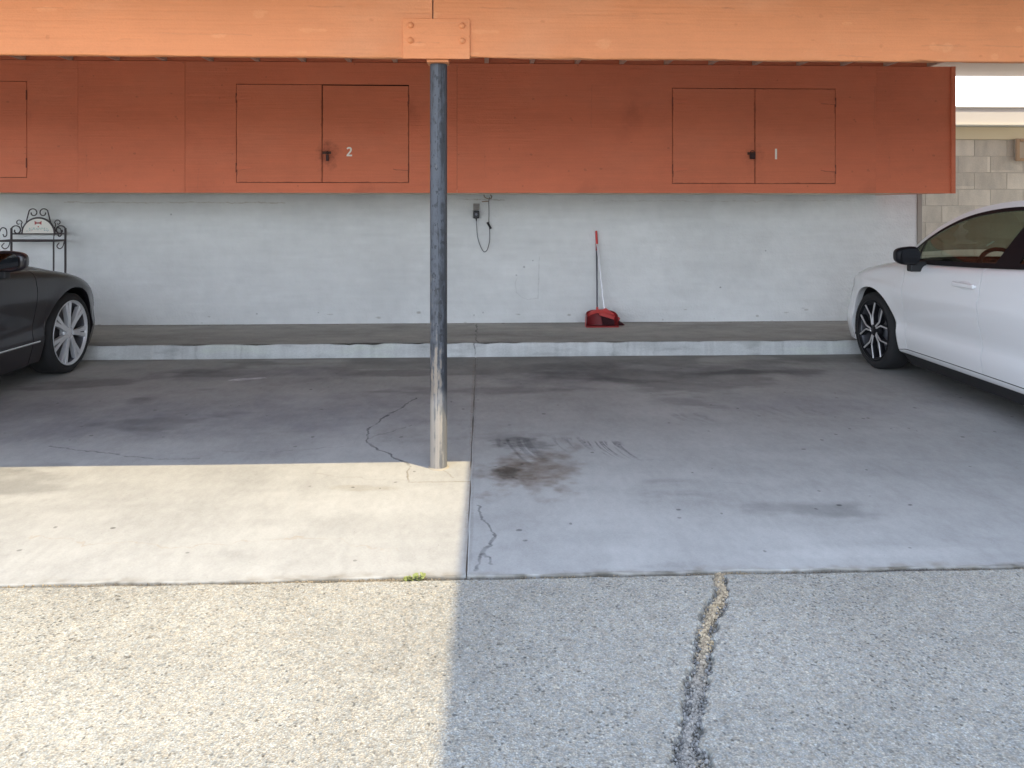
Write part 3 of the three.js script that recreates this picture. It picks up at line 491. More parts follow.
// ---------------------------------------------------------------- cars
const M = {
  white: phy([0.86, 0.86, 0.855], { roughness: 0.3, clearcoat: 1, clearcoatRoughness: 0.03 }),
  graphite: phy([0.016, 0.013, 0.017], { roughness: 0.35, clearcoat: 0.6, clearcoatRoughness: 0.08, specularIntensity: 0.6 }),
  black: std([0.012, 0.012, 0.013], { roughness: 0.55 }),
  gloss: phy([0.012, 0.012, 0.014], { roughness: 0.35, specularIntensity: 0.25 }),
  rubber: std([0.017, 0.017, 0.018], { roughness: 0.85 }),
  silver: std([0.66, 0.67, 0.69], { roughness: 0.3, metalness: 0.35 }),
  machined: std([0.60, 0.58, 0.57], { roughness: 0.35, metalness: 0.3 }),
  disc: std([0.30, 0.31, 0.34], { roughness: 0.4, metalness: 0.4 }),
  chrome: std([0.75, 0.75, 0.77], { roughness: 0.12, metalness: 1 }),
  mirror: std([0.85, 0.86, 0.87], { roughness: 0.03, metalness: 1 }),
  glass: phy([0.42, 0.49, 0.43], { roughness: 0.02, transmission: 1, thickness: 0, ior: 1.5 }),
  lamp: phy([0.75, 0.74, 0.72], { roughness: 0.08, clearcoat: 1 }),
  amber: phy([0.45, 0.10, 0.03], { roughness: 0.15, clearcoat: 1 }),
  cloth: std([0.028, 0.026, 0.026], { roughness: 0.9 }),
  red: phy([0.35, 0.01, 0.01], { roughness: 0.15, clearcoat: 1 }),
};
const mirX = g => { g = (g.index ? g.toNonIndexed() : g.clone()).scale(-1, 1, 1); const p = g.attributes.position.array, n = g.attributes.position.count; for (let i = 0; i < n; i += 3) for (let q = 0; q < 3; q++) { const a = (i + 1) * 3 + q, b = (i + 2) * 3 + q, t = p[a]; p[a] = p[b]; p[b] = t; } if (g.attributes.normal) { const s = g.attributes.normal.array; for (let i = 0; i < n; i += 3) for (let q = 0; q < 3; q++) { const a = (i + 1) * 3 + q, b = (i + 2) * 3 + q, t = s[a]; s[a] = s[b]; s[b] = t; } } return g; };
const fromSide = { v: 1 };

function wheelParts(car, x, z, out, W) {      // out: +1 outer face towards +x, -1 towards -x
  const w = new THREE.Group(); w.name = 'wheel'; w.position.set(x, W.R, z); w.rotation.y = out > 0 ? 0 : Math.PI; car.add(w);
  const lathe = (pts, s = 48) => new THREE.LatheGeometry(pts.map(p => new THREE.Vector2(p[0], p[1])), s).rotateZ(-Math.PI / 2);     // axis -> +x
  const r = W.rim, R = W.R, t = W.width, q = (R - r);
  mesh('tyre', lathe([[r - 0.012, -t], [r + 0.01, -t - 0.004], [r + q * 0.5, -t - 0.006], [R - 0.02, -t + 0.006], [R - 0.004, -t + 0.025], [R, -t * 0.5], [R - 0.0005, -0.05], [R - 0.004, -0.022], [R - 0.018, -0.006], [r + q * 0.55, 0.004], [r + q * 0.3, 0.003], [r + 0.008, -0.002], [r - 0.008, -0.008]]), M.rubber, w);
  const rim = mesh('rim', [lathe([[r - 0.004, -0.006], [r + 0.002, 0.0], [r - 0.006, 0.002], [r - 0.016, -0.006], [r - 0.02, -0.018]])], W.rimMat, w);
  mesh('hub', lathe([[0, -0.016], [0.03, -0.016], [0.058, -0.02], [0.068, -0.03], [0.07, -0.06]], 30), W.rimMat, w);
  mesh('brake_disc', lathe([[0, -0.078], [0.075, -0.078], [0.078, -0.084], [r * 0.72, -0.084], [r * 0.72, -0.1]], 40), W.disc ?? M.disc, w);
  mesh('barrel', lathe([[r - 0.0202, -0.0182], [r - 0.026, -0.03], [r - 0.034, -0.08], [r - 0.03, -t + 0.01]]), std([0.10, 0.10, 0.11], { roughness: 0.45, metalness: 0.5 }), w);
  mesh('hub_cap', lathe([[0, -0.008], [0.024, -0.009], [0.03, -0.015], [0.031, -0.02]], 24), W.capMat, w);
  for (let k = 0; k < 5; k++) { const a = k / 5 * Math.PI * 2 + 0.6; mesh('lug_nut', rod([-0.02, Math.cos(a) * 0.05, Math.sin(a) * 0.05], [-0.012, Math.cos(a) * 0.05, Math.sin(a) * 0.05], 0.008), M.chrome, rim); }
  mesh('wheel_back', lathe([[0, -0.14], [r - 0.04, -0.14]], 30), M.black, w);
  for (let k = 0; k < W.spokes; k++) {
    const rot = k / W.spokes * Math.PI * 2 + (W.phase ?? 0);
    W.spoke(r).forEach(([pts, depth, off, mat]) => {
      const s = new THREE.Shape(pts.map(p => new THREE.Vector2(p[0], p[1])));
      const g = new THREE.ExtrudeGeometry(s, { depth, bevelEnabled: true, bevelSize: 0.002, bevelThickness: 0.003, bevelSegments: 1 });
      g.rotateY(Math.PI / 2);     // depth -> x
      g.rotateX(rot).translate(off - depth, 0, 0); mesh('spoke', g, mat, w);
    });
  }
}

function makeCar(name, label, category, pos, C) {
  const car = thing(name, label, category, pos);
  const yE = spline(C.yE), yC = spline(C.yC), latF = spline(C.latF), yRail = spline(C.yR), yTop = spline(C.yT), yB = spline(C.yB), ins = spline(C.inset);
  const arches = [[0, C.arch], [C.wb, C.arch]], AY = C.wheel.R;
  const Wd = u => { let w = C.W; if (u < C.nf) w *= Math.pow(Math.max(0, 1 - Math.pow((C.nf - u) / (C.nf - C.u0), 2.6)), 1 / 2.4); if (u > C.nr) w *= Math.pow(Math.max(0, 1 - Math.pow((u - C.nr) / (C.u1 - C.nr), 3)), 1 / 2.6); return w; };
  const flare = (u, y) => { let f = 0; for (const [c, R] of arches) { const d = Math.hypot(u - c, y - AY) - R; f += 0.008 * Math.exp(-((d / 0.06) ** 2)); } return f; };
  const sideX = (u, y) => { const w = Wd(u), k = w / C.W; return Math.max(0, w - ins(y) * k + flare(u, y) * k - C.tuck * sstep(-0.12, -0.75, u) * sstep(0.42, 0.72, y) * k); };
  const eLat = u => latF(u) * Wd(u);
  const yBot = u => { let b = yB(u); for (const [c, R] of arches) if (Math.abs(u - c) < R) b = Math.max(b, AY + Math.sqrt(R * R - (u - c) ** 2)); return b; };
  const cols = (a, b) => {
    const s = new Set(); const nose = u => C.nf - (C.nf - C.u0) * Math.sin(u * Math.PI / 2), tail = u => C.nr + (C.u1 - C.nr) * Math.sin(u * Math.PI / 2);
    for (let u = a; u < b; u += 0.035) s.add(u);
    for (let i = 0; i <= 26; i++) { s.add(nose(i / 26)); s.add(tail(i / 26)); }
    for (const [c, R] of arches) { for (let i = 0; i <= 40; i++) s.add(c - R * Math.cos(i / 40 * Math.PI) * 0.99999); s.add(c - R * 1.0001); s.add(c + R * 1.0001); }
    s.add(b); return [...s].filter(u => u >= a && u <= b).sort((p, q) => p - q);
  };
  // half of the body from the sill up over the shoulder, between two stations
  const skin = (a, b, off = 0, full = false, edge = true) => {
    const us = cols(a, b), NS = 16, NB = 7, rows = span(0, NS + NB, NS + NB);
    const P = (u, j) => {
      const y0 = yBot(u), ye = yE(u), ysh = Math.max(y0 + 0.01, ye - (C.shoulder)), xe = eLat(u), xs = sideX(u, ysh);
      if (j <= NS) { const y = lerp(y0, ysh, j / NS); return [Math.max(0, sideX(u, y) - off), y, u]; }
      const t = (j - NS) / NB, cx = lerp(xs, xe, 0.06), cy = ye - 0.006;
      return [Math.max(0, (1 - t) ** 2 * xs + 2 * t * (1 - t) * cx + t * t * xe - off), (1 - t) ** 2 * ysh + 2 * t * (1 - t) * cy + t * t * ye - off * 0.5, u];
    };
    const gs = [grid(us, rows, (u, j) => P(u, j))];
    if (full) gs.push(grid(us, span(0, 8, 8), (u, j) => { const l = 1 - j / 8; return [eLat(u) * l - (l > 0 ? off : 0), yC(u) - (yC(u) - yE(u)) * l * l - off * 0.5, u]; }));
    if (edge) {
      gs.push(grid(us, [0, 1], (u, k) => { const p = P(u, 0); return [Math.max(0, p[0] - k * 0.055), p[1] + k * 0.004, u]; }));
      for (const u of [a + 1e-6, b - 1e-6]) gs.push(grid(rows, [0, 1], (j, k) => { const p = P(u, j); return [Math.max(0, p[0] - k * 0.018), p[1], u]; }));
    }
    return join(gs);
  };
  const both = (nm, g, mat, parent = car) => [mesh(nm, g, mat, parent), mesh(nm, mirX(g), mat, parent)];
  const gap = 0.0038, [d0, d1, d2] = C.doors;
  mesh('front_bumper', [skin(C.u0, C.bump - gap, 0, true), mirX(skin(C.u0, C.bump - gap, 0, true))], C.paint, car);
  both('fender', skin(C.bump + gap, d0 - gap), C.paint);
  const fd = both('front_door', skin(d0 + gap, d1 - gap), C.paint), rd = both('rear_door', skin(d1 + gap, d2 - gap), C.paint);
  both('rear_quarter', skin(d2 + gap, C.u1 - 0.32), C.paint);
  mesh('rear_bumper', [skin(C.u1 - 0.316, C.u1, 0, true), mirX(skin(C.u1 - 0.316, C.u1, 0, true))], C.paint, car);
  const inner = skin(C.u0 + 0.04, C.u1 - 0.04, 0.022, false, false); mesh('inner_shell', [inner, mirX(inner)], M.black, car);
  // hood and trunk lid
  const top = (ua, ub, lift) => grid(span(0, 1, 30), span(-1, 1, 24), (a, l) => { const u = lerp(ua(l), ub(l), a), e = eLat(u) - 0.004; return [e * l, yC(u) - (yC(u) - yE(u)) * l * l + lift, u]; });
  const hoodG = top(() => C.bump - 0.001, l => C.cowl + C.cowlCurve * l * l, 0.004);
  const rim = (ua, ub, lift) => [-1, 1].map(l => grid(span(0, 1, 30), [0, 1], (a, k) => { const u = lerp(ua(l), ub(l), a); return [(eLat(u) - 0.004) * l, yE(u) + lift - k * 0.02, u]; }));
  mesh('hood', [hoodG, ...rim(() => C.bump - 0.001, l => C.cowl + C.cowlCurve * l * l, 0.004)], C.paint, car);
  mesh('trunk_lid', top(() => C.deck, () => C.u1 - 0.31, 0.003), C.paint, car);
  mesh('cowl', grid(span(0, 1, 6), span(-1, 1, 24), (a, l) => { const u = lerp(C.cowl + C.cowlCurve * l * l - 0.02, C.cowl + C.cowlCurve * l * l + 0.12, a); return [(eLat(u) - 0.01) * l, yC(u) - (yC(u) - yE(u)) * l * l - 0.012, u]; }), M.black, car);
  // greenhouse
  const h = u => Math.max(0.004, yRail(u) - yE(u)), TUM = C.tumble;
  const railX = u => eLat(u) - TUM * h(u);
  const gs = (u, t, o = 0) => { const hh = h(u); return [eLat(u) - TUM * hh * (t - 0.22 * t * (1 - t)) + o, yE(u) + hh * t, u]; };
  const ws = grid(span(0, 1, 26), span(-1, 1, 28), (a, l) => { const u = lerp(C.cowl + 0.09 + C.cowlCurve * l * l, C.header + 0.02 * (1 - l * l), a), e = railX(u) - 0.035 * sstep(0, 1, a); return [e * l, yTop(u) - (yTop(u) - yRail(u)) * l * l - 0.003, u]; });
  mesh('windshield', ws, M.glass, car);
  mesh('roof', grid(span(0, 1, 30), span(-1, 1, 28), (a, l) => { const u = lerp(C.header + 0.02 * (1 - l * l), C.rearHead, a); return [railX(u) * l, yTop(u) - (yTop(u) - yRail(u)) * l * l, u]; }), C.paint, car);
  mesh('headliner', grid(span(0, 1, 10), span(-1, 1, 12), (a, l) => { const u = lerp(C.header + 0.04, C.rearHead - 0.03, a); return [(railX(u) - 0.02) * l, yTop(u) - (yTop(u) - yRail(u)) * l * l - 0.03, u]; }), C.liner ?? M.cloth, car);
  mesh('rear_window', grid(span(0, 1, 20), span(-1, 1, 28), (a, l) => { const u = lerp(C.rearHead, C.deck - 0.03, a); return [(railX(u) - 0.03) * l, yTop(u) - (yTop(u) - yRail(u)) * l * l - 0.003, u]; }), M.glass, car);
  const tr = u => 1 - C.railW / h(u), tg = u => Math.max(0.0, 1 - (C.railW + C.trimW) / h(u));
  const strip = (ua, ub, ta, tb, o, n = 60) => grid(span(ua, ub, n), span(0, 1, 4), (u, b) => gs(u, clamp(lerp(ta(u), tb(u), b)), o));
  const aStart = C.aBase, cEnd = C.cBase;
  const railG = [strip(aStart, cEnd, u => Math.max(0, tr(u)), () => 1, 0, 100), grid(span(aStart, C.header, 40), [0, 1], (u, k) => { const p = gs(u, 1); return [p[0] - k * 0.05, p[1] + k * 0.004, u]; })];
  both('roof_rail', join(railG), C.paint);
  both('window_trim', join([strip(aStart + 0.02, C.cWin + 0.06, u => Math.max(0, tg(u)), u => Math.max(0, tr(u)), 0.001, 90), strip(aStart, C.cWin, () => 0, u => Math.min(0.035 / Math.max(h(u), 0.04), 1), 0.003, 60)]), M.gloss);
  both('rear_pillar', grid(span(0, 1, 20), span(0, 1, 10), (a, b) => { const u = lerp(C.cWin + 0.06 - 0.22 * b, cEnd, a); return gs(u, clamp(b * Math.max(0, tr(u)))); }), C.paint);
  const win = (uL, sL, uR, sR, o) => grid(span(0, 1, 26), span(0, 1, 12), (a, b) => { const u = lerp(uL + sL * b, uR + sR * b, a); return gs(u, clamp(lerp(0.02, tg(u), b)), o); });
  both('window', win(aStart + 0.12, 0, C.bp[0], C.bp[2], -0.004), M.glass, car);
  both('window', win(C.bp[1], C.bp[2], C.cWin, -0.2, -0.004), M.glass, car);
  both('centre_pillar', win(C.bp[0] - 0.004, C.bp[2], C.bp[1] + 0.004, C.bp[2], 0.0015), M.gloss);
  both('window_divider', win(C.div, 0.0, C.div + 0.03, 0.0, 0.002), M.gloss);
  // sill trim, underbody, wheel wells
  const sill = grid(cols(C.arch + 0.03, C.wb - C.arch - 0.03), span(0, 1, 5), (u, t) => { const tp = C.sillPaint ? 0.2135 : yB(u) + 0.004, y = lerp(C.sillY, tp, t), e = Math.min(1, (u - C.arch) / 0.12, (C.wb - C.arch - u) / 0.12); return [sideX(u, tp) - (C.sillPaint ? 0.004 : 0.012) - 0.02 * (1 - t), lerp(tp, y, e), u]; });
  both('sill_trim', sill, M.black);
  if (C.sillPaint) both('sill', grid(cols(C.arch + 0.01, C.wb - C.arch - 0.01), span(0, 1, 5), (u, t) => { const y = lerp(0.214, yB(u) - 0.005, t); return [sideX(u, y) + 0.004 - 0.012 * (1 - t) * (1 - t), y, u]; }), C.paint);
  mesh('underbody', [box(-C.W + 0.12, C.W - 0.12, C.sillY + 0.01, C.sillY + 0.1, C.arch + 0.02, C.wb - C.arch - 0.02), box(-C.W + 0.32, C.W - 0.32, C.sillY + 0.01, C.sillY + 0.1, C.u0 + 0.12, C.arch + 0.02), box(-C.W + 0.32, C.W - 0.32, C.sillY + 0.01, C.sillY + 0.1, C.wb - C.arch - 0.02, C.u1 - 0.15)], M.black, car);
  for (const [c, R] of arches) both('wheel_well', join([grid(span(-0.25, Math.PI + 0.25, 30), [0, 1], (a, k) => [C.W - 0.05 - k * 0.28, AY + (R + 0.008) * Math.sin(a), c + (R + 0.008) * Math.cos(a)]), new THREE.CircleGeometry(R + 0.008, 30, -0.25, Math.PI + 0.5).rotateY(Math.PI / 2).translate(C.W - 0.33, AY, c)]), M.black);
  for (const z of [0, C.wb]) for (const s of [-1, 1]) wheelParts(car, s * (C.W - 0.018), z, s, C.wheel);
  // mirrors
  for (const s of [-1, 1]) {
    const mir = new THREE.Group(); mir.name = 'side_mirror'; car.add(mir); const [mu, my, ml, mh, mw] = C.mirror;
    const g = new THREE.SphereGeometry(1, 24, 16); const p = g.attributes.position;
    for (let i = 0; i < p.count; i++) { let x = p.getX(i), y = p.getY(i), z = p.getZ(i); const sq = v => Math.sign(v) * Math.pow(Math.abs(v), 0.62); x = sq(x); y = sq(y); if (z > 0) z *= 0.35; y *= 1 - 0.12 * x * 1; p.setXYZ(i, x * mw / 2, y * mh / 2, z * 0.10); }
    g.computeVertexNormals(); const cx = C.W + ml; g.translate(cx, my, mu);
    mesh('housing', s > 0 ? g : mirX(g), C.mirrorMat, mir);
    const face = new THREE.CircleGeometry(1, 36), q = face.attributes.position; for (let i = 0; i < q.count; i++) { const sq = v => Math.sign(v) * Math.pow(Math.abs(v), 0.6); q.setXYZ(i, sq(q.getX(i)) * mw * 0.42, sq(q.getY(i)) * mh * 0.40, 0); }
    face.rotateY(C.mirrorTurn ?? -0.12).translate(cx - 0.004, my, mu + 0.046); mesh('mirror_glass', s > 0 ? face : mirX(face), C.mirrorGlass, mir);
    const foot = rbox(C.W - 0.075, C.W + ml - mw * 0.1, my - mh * 0.5 - 0.05, my - mh * 0.28, mu - 0.05, mu + 0.015, 0.012, 3); mesh('foot', s > 0 ? foot : mirX(foot), M.black, mir);
  }
  // door handles
  const handle = (u, y, d) => [0, 1].forEach(k => { const x = sideX(u, y); const cup = new THREE.SphereGeometry(1, 20, 10).scale(0.012, 0.036, 0.09).translate(x - 0.006, y - 0.004, u - 0.01); const bar = new RoundedBoxGeometry(0.018, 0.032, 0.235, 3, 0.008).translate(x + 0.022, y + 0.004, u); const posts = [rbox(x - 0.01, x + 0.022, y - 0.006, y + 0.014, u - 0.11, u - 0.075, 0.006), rbox(x - 0.01, x + 0.022, y - 0.006, y + 0.014, u + 0.075, u + 0.11, 0.006)];
    const hg = join([bar, ...posts]); const f = k ? mirX : g => g; const hm = mesh('handle', f(hg), C.paint, d[k]); mesh('handle_cup', f(cup), C.paint, d[k]); });
  if (C.handles) { handle(C.handles[0], C.handleY, fd); handle(C.handles[1], C.handleY + 0.03, rd); }
  // lamps: patches proud of the skin
  const lamp = (ua, ub, ya, yb, mat, nm) => both(nm, grid(span(ua, ub, 16), span(0, 1, 6), (u, t) => { const y = lerp(ya(u), yb(u), t); return [sideX(u, y) + 0.003, y, u]; }), mat);
  lamp(...C.headlamp, M.lamp, 'headlight'); lamp(...C.taillamp, M.red, 'tail_light'); if (C.marker) lamp(...C.marker, M.amber, 'side_marker');
  // cabin
  mesh('cabin_floor', box(-C.W + 0.16, C.W - 0.16, 0.30, 0.33, 0.35, C.wb - 0.1), M.cloth, car);
  mesh('dashboard', [rbox(-C.W + 0.15, C.W - 0.15, 0.62, yE(0.5) - 0.01, C.cowl + C.cowlCurve + 0.05, C.cowl + C.cowlCurve + 0.55, 0.05, 3)], M.cloth, car);
  mesh('steering_wheel', [new THREE.TorusGeometry(0.18, 0.016, 10, 36).rotateX(-0.4).translate(-0.36, yE(0.7) - 0.04, C.cowl + C.cowlCurve + 0.68), rod([-0.36, yE(0.7) - 0.1, C.cowl + C.cowlCurve + 0.45], [-0.36, yE(0.7) - 0.04, C.cowl + C.cowlCurve + 0.66], 0.05)], M.black, car);
  for (const [x, u] of [[-0.36, C.seat], [0.36, C.seat]]) { const st = mesh('seat', [rbox(x - 0.24, x + 0.24, 0.34, 0.58, u - 0.5, u + 0.05, 0.06, 3), rbox(x - 0.22, x + 0.22, 0.5, yE(u) + 0.13, -0.06, 0.08, 0.06, 3).applyMatrix4(new THREE.Matrix4().makeRotationX(0.28)).translate(0, -0.0, u - 0.1)], M.cloth, car); mesh('headrest', rbox(x - 0.12, x + 0.12, yE(u) + 0.14, yE(u) + 0.31, u + 0.17, u + 0.27, 0.04, 3), M.cloth, st); }
  mesh('rear_seat', [rbox(-0.6, 0.6, 0.34, 0.6, C.wb - 0.75, C.wb - 0.15, 0.06, 3), rbox(-0.6, 0.6, 0.5, yE(C.wb) + 0.06, C.wb - 0.2, C.wb - 0.03, 0.06, 3)], M.cloth, car);
  mesh('parcel_shelf', box(-0.62, 0.62, yE(C.wb) - 0.03, yE(C.wb) - 0.01, C.wb - 0.1, C.deck), M.cloth, car);
  if (C.extra) C.extra(car, { sideX, both, yE, eLat, Wd });
  return car;
}
const fixedLamp = (a, b) => [() => a, () => b];
makeCar('white_sedan', 'white sedan parked nose to the wall at the right edge', 'car', [4.212, 0, -6.47], {
  W: 0.885, u0: -0.92, u1: 3.72, nf: -0.30, nr: 2.95, wb: 2.70, arch: 0.372, paint: M.white, shoulder: 0.075, tuck: 0.13, sillPaint: true, sillY: 0.138,
  yE: [[-0.92, 0.50], [-0.82, 0.585], [-0.65, 0.70], [-0.45, 0.79], [-0.25, 0.855], [0, 0.905], [0.3, 0.94], [0.75, 0.945], [1.4, 0.972], [1.9, 1.0], [2.5, 1.03], [3.1, 1.05], [3.6, 1.0], [3.72, 0.93]],
  yC: [[-0.92, 0.56], [-0.8, 0.68], [-0.5, 0.82], [0, 0.95], [0.3, 1.0], [0.6, 1.02], [3.0, 1.1], [3.5, 1.07], [3.72, 0.98]],
  latF: [[-0.92, 0.62], [-0.4, 0.68], [0.0, 0.76], [0.25, 0.83], [0.5, 0.895], [0.8, 0.905], [2.4, 0.905], [2.9, 0.86], [3.72, 0.78]],
  yR: [[0.2, 0.945], [0.3, 1.0], [0.45, 1.10], [0.7, 1.255], [0.95, 1.355], [1.27, 1.414], [1.6, 1.432], [2.1, 1.41], [2.6, 1.27], [2.95, 1.10], [3.05, 1.055]],
  yT: [[0.0, 0.985], [0.2, 1.06], [0.5, 1.21], [0.9, 1.37], [1.2, 1.435], [1.6, 1.462], [2.1, 1.44], [2.6, 1.32], [3.0, 1.13], [3.12, 1.09]],
  yB: [[-0.92, 0.27], [-0.75, 0.20], [-0.4, 0.185], [-0.36, 0.19], [0.36, 0.235], [0.5, 0.256], [2.2, 0.256], [2.35, 0.24], [3.2, 0.26], [3.72, 0.38]],
  inset: [[0.16, 0.075], [0.24, 0.05], [0.32, 0.032], [0.38, 0.028], [0.45, 0.040], [0.56, 0.018], [0.68, 0.0], [0.745, 0.0], [0.775, 0.012], [0.88, 0.026], [1.0, 0.06], [1.1, 0.09]],
  bump: -0.42, doors: [0.49, 1.42, 2.33], cowl: 0.03, cowlCurve: 0.22, header: 1.17, rearHead: 2.45, deck: 3.05, tumble: 0.44, railW: 0.042, trimW: 0.028, aBase: 0.28, cBase: 3.02, cWin: 2.62,
  bp: [1.47, 1.68, 0.2], div: 0.55, mirror: [0.70, 1.01, 0.07, 0.142, 0.185], mirrorMat: M.gloss, mirrorGlass: phy([0.02, 0.02, 0.022], { roughness: 0.05 }),  // mirror glass coloured near black for the shade it would reflect
  handles: [1.27, 2.18], handleY: 0.84, seat: 1.35,
  headlamp: [-0.76, -0.36, u => lerp(0.53, 0.685, (u + 0.76) / 0.4), u => lerp(0.57, 0.745, (u + 0.76) / 0.4)], taillamp: [3.35, 3.66, ...fixedLamp(0.78, 0.92)],
  wheel: { R: 0.327, rim: 0.257, width: 0.205, rimMat: M.gloss, capMat: M.gloss, spokes: 5, phase: 0.25, spoke: r => {
    const P = (rad, a) => [Math.sin(a) * rad, Math.cos(a) * rad], arm = (s, w, m) => [P(0.05, s * 0.16), P(r * 0.50, s * 0.14 + w), P(r * 0.93, s * 0.36 + w * 0.8), P(r * 0.93, s * 0.36 - w * 0.8), P(r * 0.52, s * 0.14 - w * 1.2), P(0.05, s * 0.16 - 0.2)];
    return [[arm(1, 0.075), 0.03, -0.018, M.gloss], [arm(-1, 0.075), 0.03, -0.018, M.gloss], [arm(1, 0.03), 0.003, -0.0085, M.machined], [arm(-1, 0.03), 0.003, -0.0085, M.machined]]; } },
});
makeCar('dark_sedan', 'dark graphite sedan with silver alloy wheels parked at the left edge', 'car', [-4.335, 0, -6.56], {
  W: 0.925, u0: -0.86, u1: 3.98, nf: -0.24, nr: 3.1, wb: 2.85, arch: 0.378, paint: M.graphite, shoulder: 0.10, tuck: 0.08, sillY: 0.15,
  yE: [[-0.86, 0.40], [-0.76, 0.50], [-0.62, 0.60], [-0.45, 0.70], [-0.25, 0.79], [0, 0.85], [0.4, 0.895], [0.9, 0.925], [1.6, 0.965], [2.4, 1.0], [3.2, 1.0], [3.98, 0.88]],
  yC: [[-0.86, 0.48], [-0.7, 0.63], [-0.4, 0.80], [0, 0.935], [0.4, 0.98], [0.7, 1.0], [3.1, 1.05], [3.98, 0.94]],
  latF: [[-0.86, 0.66], [-0.4, 0.74], [0.0, 0.80], [0.4, 0.85], [0.7, 0.90], [0.9, 0.915], [2.6, 0.91], [3.1, 0.84], [3.98, 0.78]],
  yR: [[0.58, 0.905], [0.72, 0.975], [0.95, 1.09], [1.2, 1.21], [1.5, 1.315], [1.9, 1.35], [2.4, 1.30], [2.9, 1.14], [3.2, 1.02]],
  yT: [[0.35, 0.985], [0.6, 1.07], [0.95, 1.21], [1.3, 1.33], [1.8, 1.40], [2.3, 1.365], [2.9, 1.20], [3.3, 1.06]],
  yB: [[-0.86, 0.26], [-0.75, 0.18], [-0.4, 0.165], [0.38, 0.17], [0.5, 0.175], [2.3, 0.175], [2.5, 0.18], [3.3, 0.24], [3.98, 0.4]],
  inset: [[0.14, 0.085], [0.22, 0.06], [0.32, 0.035], [0.36, 0.03], [0.45, 0.04], [0.55, 0.022], [0.68, 0.0], [0.78, 0.004], [0.88, 0.03], [0.96, 0.05], [1.1, 0.09]],
  bump: -0.46, doors: [0.52, 1.62, 2.45], cowl: 0.36, cowlCurve: 0.26, header: 1.5, rearHead: 2.45, deck: 3.3, tumble: 0.5, railW: 0.05, trimW: 0.03, aBase: 0.66, cBase: 3.2, cWin: 2.75,
  bp: [1.6, 1.72, 0.1], div: 0.98, mirror: [0.99, 1.0, 0.075, 0.15, 0.23], mirrorMat: M.graphite, mirrorGlass: M.mirror,
  handles: [1.45, 2.3], handleY: 0.8, seat: 1.5,
  headlamp: [-0.70, -0.5, u => lerp(0.44, 0.50, (u + 0.70) / 0.2), u => lerp(0.50, 0.58, (u + 0.70) / 0.2)], taillamp: [3.6, 3.9, ...fixedLamp(0.72, 0.86)], marker: [-0.60, -0.47, ...fixedLamp(0.53, 0.57)],
  wheel: { R: 0.335, rim: 0.268, width: 0.22, rimMat: M.silver, capMat: M.silver, disc: std([0.06, 0.06, 0.065], { roughness: 0.5 }), spokes: 7, phase: 0.1, spoke: r => {
    const P = (rad, a) => [Math.sin(a) * rad, Math.cos(a) * rad];
    return [[[P(0.05, -0.36), P(0.05, 0.36), P(r * 0.5, 0.17), P(r * 0.94, 0.185), P(r * 0.94, 0.04), P(r * 0.6, 0.025), P(r * 0.6, -0.025), P(r * 0.94, -0.04), P(r * 0.94, -0.185), P(r * 0.5, -0.17)], 0.03, -0.010, M.silver]]; } },
  extra: (car, k) => { k.both('chrome_strip', grid(span(0.44, 2.3, 40), span(0, 1, 3), (u, t) => { const y = 0.33 + 0.012 * (u - 0.4) + 0.014 * t; return [k.sideX(u, y) + 0.004 + 0.003 * Math.sin(t * Math.PI), y, u]; }), M.chrome);
    mesh('lip_spoiler', rbox(-0.55, 0.55, 0.15, 0.17, -0.78, -0.5, 0.008, 2), M.black, car); },
});

